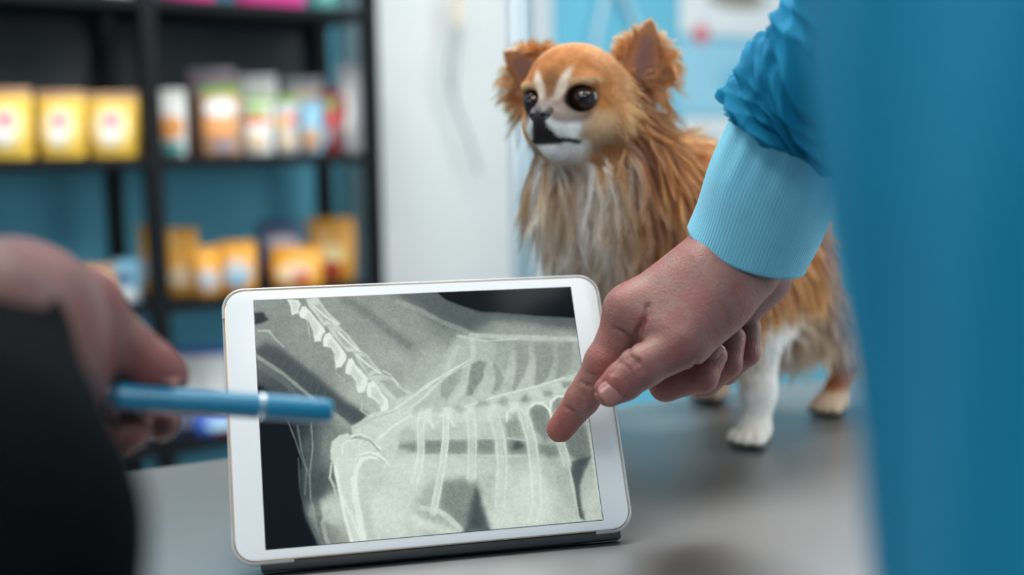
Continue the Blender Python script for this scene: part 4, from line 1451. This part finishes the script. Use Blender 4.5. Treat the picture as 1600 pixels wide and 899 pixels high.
def skin_cols(V, base, red, spots, scale=90):
    n1, n2 = noise3(V, scale, 21), noise3(V, scale * 4, 22)
    C = base + (red - base) * (sm(.42, .66, n1) * .55)[:, None]
    C = C * (0.92 + 0.16 * n2)[:, None]
    for p, r, w in spots:
        d = np.linalg.norm(V - p, axis=1)
        C = C + (red - C) * (sm(r, r * .35, d) * w)[:, None]
    return C


SKIN, RED = linc(146, 104, 97), linc(148, 82, 77)
cols = skin_cols(hv, SKIN, RED, [(tipc, .03, .8), (J(944, 568, .762), .016, .7), (J(953, 611, .74), .022, .7), (J(1000, 573, .735), .014, .5), (J(1040, 610, .77), .02, .8), (J(1098, 590, .76), .02, .7), (J(1137, 575, .78), .02, .7), (J(1167, 560, .79), .02, .7), (J(975, 470, .76), .015, .4), (J(1060, 545, .735), .018, .4)])
M_skin = mat('skin', srgb(184, 136, 120), 0.46, attr='col', var=0.07, scale=260, bump=0.28, bscale=650, sss=0.22, spec=0.4)
hand_o = obj('body', hv, hf, M_skin, vet, cols=cols)
M_nail = mat('fingernail', srgb(170, 118, 110), 0.3, var=0.05, scale=200, coat=0.2)
nt_ = HS.surface(957, 610, 0.70, 0.80)
nail(nt_ + _tc * 0.0008, J(953, 612, .746) - J(990, 585, .744), _tc + _up * .12 - _rt * .10, (0.0084, 0.0072), vet, M_nail)
nt_ = HS.surface(1119, 552, 0.70, 0.80)
nail(nt_ + _tc * 0.0006, J(1117, 552, .770) - J(1106, 580, .767), _tc + _up * .2 + _rt * .15, (0.0064, 0.0056), vet, M_nail)

# ---- knitted cuff
def frames(P):
    T = np.gradient(P, axis=0)
    T /= np.linalg.norm(T, axis=1)[:, None]
    u = unit(np.cross(T[0], _fw))
    U, W = [], []
    for t in T:
        u = unit(u - t * np.dot(u, t))
        U.append(u)
        W.append(np.cross(t, u))
    return T, np.array(U), np.array(W)


def ringed(name, P, radius, m, parent, nth, cap0=False, cols=None):
    """tube of rings, radius(i, theta) per point; ends rolled inwards"""
    T, U, W = frames(P)
    th = np.linspace(0, 2 * math.pi, nth, endpoint=False)
    V = []
    for i in range(len(P)):
        r = radius(i, th)
        V.append(P[i][None] + (np.cos(th) * r)[:, None] * U[i] + (np.sin(th) * r)[:, None] * W[i])
    V = np.array(V)
    n = len(P)
    idx = np.arange(n * nth).reshape(n, nth)
    F = np.stack([idx[:-1], np.roll(idx[:-1], -1, 1), np.roll(idx[1:], -1, 1), idx[1:]], -1).reshape(-1, 4)
    return obj(name, V.reshape(-1, 3), F, m, parent)


M_cuff = mat('pale_blue_knit', srgb(126, 202, 226), 0.85, var=0.05, scale=60, bump=0.15, bscale=1400, sheen=0.3, spec=0.2)
M_gown = mat('blue_gown_cloth', srgb(12, 120, 158), 0.82, var=0.08, scale=9, bump=0.12, bscale=1600, spec=0.2)
c0, c1 = J(1168, 386, 0.772), J(1250, 182, 0.727)
cm = J(1206, 290, 0.752)
core = spline([c0, cm, c1], 56)
d0 = unit(core[1] - core[0])
lead = [c0 + d0 * 0.004, c0 + d0 * 0.001, c0 - d0 * 0.0008]
cuffP = np.vstack([lead[0], lead[1], lead[2], core])
nC = len(cuffP)


def cuff_r(i, th):
    s = max(0.0, (i - 3) / (nC - 4))
    r = 0.0392 + 0.0012 * math.sin(s * 3.1) - 0.0006 * s
    if i == 0:
        r = 0.0355
    elif i == 1:
        r = 0.0368
    elif i == 2:
        r = 0.0382
    rib_ = 0.00013 * np.sin(th * 112)
    gather = 0.0010 * s ** 3 * np.sin(th * 15 + 1.3 * np.sin(th * 3))
    wob = 0.0007 * np.sin(th * 2 + 1.0) + 0.0009 * np.sin(th * 3 + s * 3.0) + 0.0010 * math.sin(s * 9) * np.sin(th + 1)
    return r + rib_ + gather + wob


ringed('cuff', cuffP, cuff_r, M_cuff, vet, 900)

# ---- gathered sleeve
sp = spline([J(1246, 194, 0.730), J(1256, 174, 0.724), J(1284, 152, 0.714), J(1345, 112, 0.690), J(1445, 0, 0.640), J(1560, -120, 0.570), J(1680, -270, 0.505)], 190)
nS = len(sp)


def ridge(x, c, w):
    return np.exp(-((x - c) / w) ** 2)


def wrap(a):
    return (a + math.pi) % (2 * math.pi) - math.pi


def sleeve_r(i, th):
    s = i / (nS - 1)
    L = s * 0.40                                  # metres along the sleeve, about
    base = np.interp(s, [0, .04, .09, .14, .25, .45, .7, 1], [.0385, .0440, .0490, .0470, .0490, .0545, .063, .082])
    fall = math.exp(-s * 5)
    g = 0.0030 * math.exp(-((s - .05) / .06) ** 2) * (np.sin(th * 13 + 2.0 * np.sin(th * 2 + 1)) + 0.5 * np.sin(th * 23 + s * 30))
    # big soft folds running round the arm at a slant
    f = np.zeros_like(th)
    for amp, n_, ph, tw, c, w in ((.0050, 1, .3, 1.6, .115, .016), (.0062, 1, 1.9, -1.2, .165, .018), (.0048, 1, 3.3, 1.4, .235, .022), (.0055, 1, 4.6, -1.5, .31, .028), (.0050, 1, 5.5, 1.2, .39, .03), (.005, 1, 2.4, 1.7, .48, .035), (.006, 1, .8, -1.6, .60, .045)):
        slant = c + 0.028 * np.sin(th * n_ + ph) + 0.012 * np.sin(th * 3 + ph * 2 + tw)
        f += amp * ridge(s, slant, w) * (0.55 + 0.45 * np.sin(th * 2 + ph))
        f -= amp * .7 * ridge(s, slant + w * 1.6, w * .7)
    rg = lambda a: 1.0 - 2.0 * np.abs(np.sin(a)) ** 0.8
    f += 0.0022 * rg(th * 2.5 + s * 34 + 1.1 * np.sin(th * 2 + s * 9)) * (1 - .5 * s)
    f += 0.0014 * rg(th * 4 - s * 46 + 1.6 * np.sin(th * 3 - s * 12))
    f += 0.0011 * rg(th * 7 + s * 20 + 2.0 * np.sin(th * 2 + s * 22)) * ridge(s, .12, .12)
    fine = 0.0008 * np.sin(th * 9 + s * 60 + 3 * np.sin(th * 2 + s * 14)) * (1 - .4 * s) + 0.0006 * np.sin(th * 5 - s * 75 + 2 * np.sin(th * 3))
    return base + g + f + fine


ringed('sleeve', sp, sleeve_r, M_gown, vet, 360)

# ---- the rest of the gown: body leaning over the table edge beside the lens
GS = SDF((0.02, -0.18, 0.40), (0.66, 0.70, 1.62), 0.007)
for z, cx, cy, rx, ry in ((1.28, .252, .262, .170, .200), (1.12, .262, .256, .168, .198), (0.95, .282, .245, .165, .200), (0.75, .292, .240, .170, .205), (0.58, .295, .24, .178, .21)):
    GS.ell((cx, cy, z), (rx, ry, 0.19), 0.10)
GS.cone((.27, .40, 1.36), (.25, .50, 1.31), .085, .082, .06)           # right shoulder
GS.cone((.30, .08, 1.36), (.33, -.04, 1.18), .085, .066, .06)          # left shoulder and upper arm
GS.cone((.33, -.04, 1.18), (.40, -.05, 1.02), .062, .055, .03)
GS.cone((.27, .26, 1.40), (.25, .29, 1.52), .09, .060, .05)
gv, gf = GS.mesh()
gn = vnormals(gv, gf)
fold = (noise3(gv * np.array([1, 1, .35]), 9, 31) - .5) * .030 + (noise3(gv * np.array([1, 1, .5]), 26, 32) - .5) * .016
gv = gv + gn * fold[:, None]
obj('gown', gv, gf, M_gown, vet)
nk = SDF((0.1, 0.15, 1.44), (0.4, 0.45, 1.85), 0.008)
nk.cone((.25, .29, 1.47), (.235, .31, 1.60), .052, .050, .02)
nk.ell((.215, .325, 1.70), (.078, .078, .105), .03)
nk.cone((.16, .37, 1.655), (.15, .38, 1.65), .03, .03, .03)
v, f = nk.mesh()
obj('head', v, f, M_skin, vet, cols=np.tile(SKIN, (len(v), 1)))
cp = SDF((0.08, 0.2, 1.66), (0.36, 0.46, 1.86), 0.008)
cp.ell((.222, .318, 1.735), (.090, .090, .088), .02)
v, f = cp.mesh()
obj('surgical_cap', v, f, M_gown, vet)
M_trouser = mat('navy_trousers', srgb(30, 60, 88), 0.85, var=0.08, scale=20)
for y in (0.15, 0.34):
    TS = SDF((.18, y - .12, 0.05), (.44, y + .12, 0.62), 0.010)
    TS.chain([(.31, y, .56), (.31, y, .32), (.315, y, .09)], [.072, .060, .055], .02)
    v, f = TS.mesh()
    obj('trouser_leg', v, f, M_trouser, vet)
    SS = SDF((.10, y - .08, -.005), (.42, y + .08, .13), 0.006)
    SS.cone((.32, y, .05), (.20, y, .04), .045, .038, .02)
    SS.ell((.25, y, .012), (.11, .045, .012), .01)
    v, f = SS.mesh()
    v[:, 2] = np.maximum(v[:, 2], 0.0005)
    obj('clog', v, f, mat('white_clog', srgb(214, 218, 220), 0.5), vet)

# ------------------------------------------------------------------ person in dark clothes holding the pen
obs = thing('person', 'person in dark clothes at the left holding a blue pen', 'person', (-0.40, 0.22, 0.0))
OS = SDF((-0.30, 0.36, 0.985), (-0.115, 0.64, 1.215), 0.0014)
OS.cone(J(-60, 495, 0.43), J(20, 495, 0.50), 0.029, 0.029, 0.01)
OS.cone(J(20, 495, 0.50), J(100, 485, 0.545), 0.029, 0.021, 0.015)
OS.cone(J(30, 520, 0.50), J(110, 545, 0.545), 0.028, 0.020, 0.015)
OS.cone(J(50, 560, 0.50), J(95, 610, 0.535), 0.024, 0.018, 0.015)
OS.chain([J(60, 466, 0.52), J(128, 482, 0.546), J(196, 545, 0.560), J(238, 577, 0.566), J(262, 588, 0.570)], [0.022, 0.0165, 0.0126, 0.0120, 0.0098], 0.006)
OS.ell(J(140, 464, 0.552), (.0115, .0115, .011), .006)
OS.chain([J(112, 480, 0.556), J(170, 570, 0.585), J(215, 650, 0.592), J(252, 662, 0.585)], [0.0155, 0.0115, 0.0104, 0.0088], 0.004)
OS.chain([J(100, 540, 0.545), J(125, 640, 0.560), J(165, 690, 0.566), J(205, 672, 0.568)], [0.015, 0.0120, 0.0110, 0.0094], 0.004)
OS.chain([J(80, 580, 0.530), J(85, 660, 0.540), J(115, 705, 0.548), J(155, 690, 0.553)], [0.014, 0.0115, 0.0105, 0.0090], 0.004)
v, f = OS.mesh()
SKIN_SHADED, RED_SHADED = linc(106, 72, 67), linc(114, 60, 58)  # shade lying on this hand is put into the darker skin colour
cols = skin_cols(v, SKIN_SHADED, RED_SHADED, [(J(262, 588, .56), .03, .7), (J(150, 455, .54), .02, .7), (J(250, 665, .58), .02, .6), (J(200, 675, .56), .02, .6)])
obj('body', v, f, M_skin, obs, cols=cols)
nail(J(262, 578, 0.5615), J(262, 588, .57) - J(225, 568, .564), _up * .9 + _tc * .35 + _rt * .2, (0.0072, 0.0062), obs, M_nail)
M_dark = mat('dark_navy_cloth', srgb(4, 7, 10), 0.95, var=0.12, scale=25, bump=0.2, bscale=700, spec=0.05)
DS = SDF((-0.62, -0.16, 0.42), (-0.05, 0.60, 1.66), 0.009)
DS.chain([J(-66, 530, 0.45), J(-96, 610, 0.45), J(-95, 720, 0.40), J(-165, 900, 0.30), (-.19, .16, .90)], [0.037, 0.040, 0.047, 0.055, 0.066], 0.03)
DS.chain([(-.19, .16, .90), (-.29, .16, 1.12), (-.34, .22, 1.34)], [.066, .072, .085], .03)
for z, rx, ry in ((1.28, .17, .15), (1.1, .17, .15), (.92, .17, .155), (.72, .175, .16), (.58, .175, .16)):
    DS.ell((-.43, .22, z), (rx, ry, .18), .08)
DS.cone((-.43, .22, 1.40), (-.42, .24, 1.50), .09, .058, .05)
v, f = DS.mesh()
nrm = vnormals(v, f)
v = v + nrm * ((noise3(v, 14, 41) - .5) * .006)[:, None]
obj('sweater', v, f, M_dark, obs)
nk = SDF((-.56, .12, 1.46), (-.28, .39, 1.85), 0.008)
nk.cone((-.42, .24, 1.47), (-.42, .25, 1.60), .052, .050, .02)
nk.ell((-.42, .26, 1.70), (.076, .080, .105), .03)
nk.cone((-.39, .33, 1.665), (-.385, .34, 1.66), .02, .02, .03)
v, f = nk.mesh()
obj('head', v, f, M_skin, obs, cols=np.tile(SKIN_SHADED, (len(v), 1)))
hrr = SDF((-.56, .12, 1.58), (-.28, .40, 1.86), 0.008)
hrr.ell((-.42, .245, 1.735), (.088, .088, .088), .02)
v, f = hrr.mesh()
obj('hair', v, f, mat('dark_brown_hair', srgb(46, 34, 28), 0.7, var=0.2, scale=90), obs)
for x in (-.50, -.34):
    TS = SDF((x - .12, .08, 0.05), (x + .12, .36, 0.62), 0.010)
    TS.chain([(x, .22, .56), (x, .22, .32), (x, .215, .09)], [.072, .060, .055], .02)
    v, f = TS.mesh()
    obj('trouser_leg', v, f, M_trouser, obs)
    SS = SDF((x - .08, .12, -.005), (x + .08, .44, .13), 0.006)
    SS.cone((x, .21, .05), (x, .33, .04), .045, .038, .02)
    SS.ell((x, .28, .012), (.045, .11, .012), .01)
    v, f = SS.mesh()
    v[:, 2] = np.maximum(v[:, 2], 0.0005)
    obj('shoe', v, f, mat('black_shoe', srgb(24, 24, 26), 0.5), obs)

# ------------------------------------------------------------------ the pen
pa, pb = J(132, 616, 0.545), J(517, 643, 0.592)
pdir = unit(pb - pa)
plen = np.linalg.norm(pb - pa)
pen = thing('pen', 'teal blue capped pen held in front of the tablet', 'pen', tuple(pa))
M_pen = mat('teal_pen_plastic', srgb(14, 114, 150), 0.4, coat=0.15, var=0.03, scale=40)
M_pend = mat('dark_teal_plastic', srgb(20, 66, 88), 0.22, coat=0.5, alpha=0.85)


def turned(name, prof, m, parent, seg=36):
    """a body of revolution along the pen, profile of (distance, radius)"""
    P = np.array([pa + pdir * t for t, r in prof])
    u = unit(np.cross(pdir, UPZ))
    w = np.cross(pdir, u)
    V, F = [], []
    for p, (t, r) in zip(P, prof):
        for k in range(seg):
            a = 2 * math.pi * k / seg
            V.append(p + r * (math.cos(a) * u + math.sin(a) * w))
    for i in range(len(prof) - 1):
        for k in range(seg):
            F.append((i * seg + k, i * seg + (k + 1) % seg, (i + 1) * seg + (k + 1) % seg, (i + 1) * seg + k))
    F.append(tuple(range(seg))[::-1])
    F.append(tuple((len(prof) - 1) * seg + k for k in range(seg)))
    return obj(name, V, F, m, parent, auto=0.6)


q = plen
turned('barrel', [(.014, .0058), (.017, .0060), (q * .69, .0060), (q * .695, .0056)], M_pen, pen)
turned('end_plug', [(0, .0046), (.001, .0054), (.003, .0058), (.013, .0058), (.0145, .0054)], M_pend, pen)
turned('end_ring', [(-.0008, .0050), (0, .0057), (.0012, .0060), (.0020, .0057)], M_chrome, pen)
turned('centre_band', [(q * .688, .0060), (q * .69, .0063), (q * .702, .0063), (q * .704, .0060)], M_chrome, pen)
turned('cap', [(q * .703, .0058), (q * .705, .0062), (q * .93, .0061), (q * .985, .0058), (q * .998, .0050), (q, .0030)], M_pen, pen)

# ------------------------------------------------------------------ black shelving rack and its goods
RW_ = 0.20
BAY = 0.46
SHELVES = [0.07, 0.335, 0.60, 0.865, 1.13, 1.41, 1.69]
rack = thing('shelving_rack', 'black metal shelving rack full of pet food bags', 'shelves', (R0[0], R0[1], 0), RA)
M_rack = mat('black_powder_coat', srgb(11, 14, 17), 0.6, var=0.1, scale=30, spec=0.2)
M_panel = mat('charcoal_panel', srgb(52, 58, 62), 0.7, var=0.06, scale=8)
for bx in (-2 * BAY, -BAY, 0.0, BAY):
    for by in (0.0, RW_):
        MB().box((bx, by, 0.95), (0.030, 0.030, 1.90), bevel=0.003).build('post', M_rack, rack, local=True)
for b in (-2, -1, 0):
    for z in SHELVES:
        MB().box((b * BAY + BAY / 2, RW_ / 2, z), (BAY - 0.03, RW_ + 0.026, 0.022), bevel=0.003).build('shelf', M_rack, rack, local=True)
    MB().box((b * BAY + BAY / 2, RW_ + 0.02, 1.285), (BAY - .005, 0.008, 0.29), bevel=0.002).build('back_panel', M_panel, rack, local=True)


def shelf_pt(px, lvl, inset):
    """point on a shelf seen at photo column px, inset metres behind the rack front"""
    z = SHELVES[lvl] + 0.0112
    p = R0 + RB * inset
    # intersect the vertical plane through that column with the shelf line
    n = np.cross(PX(px, 0, 1.0) - CAM, PX(px, 800, 1.0) - CAM)
    # the column leans a little: use the height of the shelf
    t = -np.dot(np.array([p[0], p[1], z]) - CAM, n) / np.dot(RL, n)
    r = p + RL * t
    return np.array([r[0], r[1], z])


def px_size(p, px):
    return px * np.dot(p - CAM, _fw) / FPX


def pouch(lvl, x0, x1, top, inset, label, body_m, parts, depth=0.07, yaw=0.0, cat='food bag', name='food_bag', group=None, lean=0.0, seal=True):
    """a filled stand-up bag: pillow body, crimped top seal and printed patches; x0, x1, top in photo pixels"""
    p = shelf_pt((x0 + x1) / 2, lvl, inset)
    w = px_size(p, x1 - x0)
    base_px = 449.5 - FPX * np.dot(p - CAM, _up) / np.dot(p - CAM, _fw)
    h = px_size(p, base_px - top)
    d = depth
    face = math.atan2(-p[0] * 0.5, p[1])
    t = thing(name, label, cat, matrix=Matrix.Translation(Vector(p)) @ Matrix.Rotation(face * .6 + yaw, 4, 'Z') @ Matrix.Rotation(-lean, 4, 'X'), group=group)
    ns, nz = 28, 16
    V, F = [], []
    hb = h * (0.88 if seal else 1.0)

    def thick(s):
        return d * (0.80 + .2 * math.sin(math.pi * min(1, s * 1.4))) * (1 - s ** 2.2 * (0.94 if seal else .25)) + 0.002

    def wid(s):
        return w * (0.93 + 0.07 * s + .03 * math.sin(3.14 * s))
    for i in range(nz + 1):
        s = i / nz
        z = hb * s
        for k in range(ns):
            a = 2 * math.pi * k / ns
            ca, sa_ = math.cos(a), math.sin(a)
            e = 2.6
            x = math.copysign(abs(ca) ** (2 / e), ca) * wid(s) / 2
            y = math.copysign(abs(sa_) ** (2 / e), sa_) * thick(s) / 2
            V.append((x, y, z + 0.004 * math.sin(a * 3 + i) * s * (1 - s)))
    for i in range(nz):
        for k in range(ns):
            F.append((i * ns + k, i * ns + (k + 1) % ns, (i + 1) * ns + (k + 1) % ns, (i + 1) * ns + k))
    F.append(tuple(range(ns))[::-1])
    F.append(tuple(nz * ns + k for k in range(ns)))
    obj('pouch', V, F, body_m, t, local=True, auto=0.8)
    if seal:
        MB().box((0, 0, hb + (h - hb) / 2 - .001), (w * .99, 0.003, h - hb), bevel=.001).build('top_seal', parts.get('seal', body_m), t, local=True)
    for kk, (u, s, ww, hh, m) in enumerate(parts.get('patches', ())):
        # printed patch hugging the front of the bag
        vs, fs = [], []
        n1, n2 = 9, 9
        for i in range(n1):
            for j in range(n2):
                a, b = -1 + 2 * i / (n1 - 1), -1 + 2 * j / (n2 - 1)
                xx = a * math.sqrt(1 - b * b / 2.2) * ww / 2 * w + u * w
                ss = min(.985, max(.01, s + b * math.sqrt(1 - a * a / 2.2) * hh / 2))
                r = min(1.0, abs(xx) / (wid(ss) / 2))
                yy = -thick(ss) / 2 * (1 - r ** 2.6) ** (1 / 2.6) - 0.0014 - 0.0007 * kk
                vs.append((xx, yy, ss * hb))
        for i in range(n1 - 1):
            for j in range(n2 - 1):
                fs.append((i * n2 + j, (i + 1) * n2 + j, (i + 1) * n2 + j + 1, i * n2 + j + 1))
        obj('printed_patch', vs, fs, m, t, local=True)
    return t


def C_(name, r, g, b, rough=0.4):
    return mat(name, srgb(r, g, b), rough, var=0.05, scale=30, coat=0.2)


Y1, Y2, AM = C_('yellow_film', 230, 188, 70), C_('pale_yellow_film', 240, 218, 150), C_('amber_film', 226, 158, 36)
WH, CR, RDf, PKf = C_('white_film', 226, 228, 226), C_('cream_film', 226, 202, 168), C_('red_film', 190, 60, 58), C_('pink_film', 204, 60, 140)
BR, OR_, GNf, TE = C_('brown_film', 148, 108, 82), C_('orange_film', 222, 150, 84), C_('green_film', 120, 168, 62), C_('teal_film', 92, 160, 160)
GY, LV, NV, BLf = C_('grey_film', 176, 178, 182), C_('lavender_film', 168, 156, 172), C_('navy_film', 34, 62, 104), C_('royal_blue_film', 46, 88, 178)
DKR, TNf, LBf = C_('dark_red_film', 120, 34, 40), C_('tan_film', 190, 150, 116), C_('light_blue_film', 122, 178, 206)
CLR = mat('clear_bag_film', srgb(200, 206, 210), 0.2, alpha=0.5, spec=0.6)
OVAL = lambda c: [(0, .50, .72, .74, Y2), (0, .52, .52, .56, c), (0.02, .62, .26, .16, PKf), (0, .36, .30, .24, WH)]
# middle shelf, left bay
for (x0, x1, top, lab, g) in ((-22, 54, 138, 'yellow pet food pouch at the left frame edge on the middle shelf', 0), (62, 136, 142, 'rounder yellow pet food pouch, middle one of three on the shelf', 1), (138, 220, 144, 'yellow pet food pouch standing nearest the middle rack post', 2)):
    pouch(4, x0, x1, top, 0.045, lab, Y1, {'patches': OVAL(CR), 'seal': TNf}, depth=.055, group='yellow pouches on the middle shelf')
# middle shelf, right bay
pouch(4, 252, 293, 140, 0.06, 'small white and orange pouch with a teal foot beside the rack post', WH, {'patches': [(0, .48, .9, .4, OR_), (0, .12, .95, .22, TE)]}, depth=.05)
pouch(4, 300, 372, 108, 0.13, 'tall brown bag with lavender top in the back row', BR, {'seal': LV, 'patches': [(0, .86, .9, .2, LV)]}, depth=.05)
pouch(4, 318, 378, 136, 0.05, 'orange brown treat pouch with a green top', TNf, {'seal': GNf, 'patches': [(0, .78, .8, .3, WH), (0, .45, .84, .34, OR_), (.1, .15, .5, .2, LV)]}, depth=.055)
pouch(4, 372, 436, 118, 0.12, 'white topped bag standing behind the red banded pouches', WH, {'patches': [(0, .6, .6, .3, GNf)]}, depth=.05)
pouch(4, 382, 428, 150, 0.05, 'white pouch with red band and green corners', WH, {'seal': GNf, 'patches': [(0, .64, .95, .16, C_('coral_film', 224, 110, 84)), (0, .84, .8, .2, GNf), (0, .25, .6, .3, CR)]}, depth=.05)
pouch(4, 430, 468, 150, 0.05, 'pouch with yellow and coral bands right of the white one', GY, {'seal': GNf, 'patches': [(-.2, .6, .5, .2, Y1), (.2, .66, .5, .18, C_('coral_film', 224, 110, 84)), (.1, .25, .6, .3, CR)]}, depth=.05)
pouch(4, 446, 508, 122, 0.12, 'pale bag with a pink and cream top in the back row', GY, {'patches': [(0, .85, .7, .2, CR), (0, .4, .5, .4, LBf)]}, depth=.05)
pouch(4, 470, 506, 158, 0.05, 'slim blue and beige pouch left of the dark red bag', LBf, {'patches': [(0, .3, .8, .5, TNf)]}, depth=.05)
pouch(4, 502, 536, 140, 0.06, 'dark red treat bag with a green crest', DKR, {'patches': [(.1, .6, .6, .3, RDf), (0, .86, .5, .16, GNf), (-.2, .3, .5, .3, GY)]}, depth=.05)
pouch(4, 530, 572, 104, 0.07, 'tall grey white bag at the right end of the middle shelf', GY, {'patches': [(-.2, .5, .5, .6, WH), (-.3, .55, .3, .4, RDf)]}, depth=.06)
# lower shelf
pouch(3, 222, 252, 350, 0.15, 'amber pouch half hidden behind the middle rack post', AM, {'patches': [(0, .4, .7, .4, GY)]}, depth=.05)
pouch(3, 262, 312, 356, 0.10, 'tall amber pouch right beside the middle rack post', AM, {'patches': [(0, .3, .7, .36, CR)]}, depth=.05)
pouch(3, 306, 346, 384, 0.05, 'short amber pouch with a silver picture', AM, {'patches': [(0, .36, .8, .5, GY)]}, depth=.05, yaw=.2)
pouch(3, 346, 402, 376, 0.05, 'amber pouch with a blue grey picture in the shelf centre', AM, {'patches': [(0, .42, .8, .6, GY), (0, .3, .5, .3, LBf)]}, depth=.05)
pouch(3, 404, 474, 346, 0.11, 'dark blue bag among the amber pouches', NV, {'patches': [(.1, .75, .6, .3, LV), (0, .3, .7, .3, DKR)]}, depth=.06)
pouch(3, 424, 506, 384, 0.035, 'wide amber pouch leaning in front of the dark blue bag', AM, {'patches': [(0, .4, .7, .5, CR), (.15, .35, .3, .3, RDf)]}, depth=.05, yaw=-.15)
pouch(3, 482, 556, 340, 0.12, 'largest amber pouch at the right end of the lower shelf', AM, {'patches': [(0, .45, .6, .4, Y2), (0, .2, .5, .3, RDf)]}, depth=.06)
pouch(3, 178, 224, 406, 0.05, 'light blue and white carton left of the rack post', LBf, {'patches': [(0, .2, .9, .3, WH), (0, .6, .5, .3, NV)]}, depth=.05, seal=False, name='food_carton', cat='carton')
pouch(3, 132, 182, 414, 0.06, 'tan carton behind the raised hand on the lower shelf', TNf, {'patches': [(0, .5, .6, .4, CR)]}, depth=.05, seal=False, name='food_carton', cat='carton')
# shelf below, seen over the table's back edge
pouch(2, 268, 362, 540, 0.125, 'white bag with a blue edge beside the tablet', WH, {'seal': BLf, 'patches': [(-.42, .8, .2, .4, BLf), (0, .35, .7, .3, BR)]}, depth=.08)
pouch(2, 236, 266, 520, 0.13, 'dark brown bag left of the white one on the low shelf', C_('dark_brown_film', 66, 40, 34), {}, depth=.05)
pouch(2, 300, 380, 640, 0.02, 'royal blue bag lying lowest beside the tablet', BLf, {'patches': [(.1, .5, .5, .5, LBf), (.2, .2, .4, .3, DKR)]}, depth=.05)
pouch(2, 226, 286, 640, 0.056, 'blue patterned bag seen below the pen', NV, {'patches': [(0, .5, .6, .6, LV)]}, depth=.05)
pouch(2, 128, 196, 668, 0.02, 'pink bag at the far left of the low shelf', PKf, {}, depth=.05)
# top shelf
pouch(5, 248, 338, -60, 0.05, 'pink bag over the middle post on the upper shelf', PKf, {'patches': [(0, .5, .5, .5, WH)]}, depth=.06)
pouch(5, 366, 480, -70, 0.05, 'wide pink bag on the upper shelf of the right bay', PKf, {'patches': [(0, .6, .5, .4, WH)]}, depth=.06)
pouch(5, 486, 530, -50, 0.10, 'teal bag at the right end of the upper shelf', TE, {}, depth=.05)
pouch(5, 160, 214, -60, 0.05, 'white bag on the upper shelf of the left bay', WH, {'patches': [(0, .6, .5, .4, LBf)]}, depth=.05)
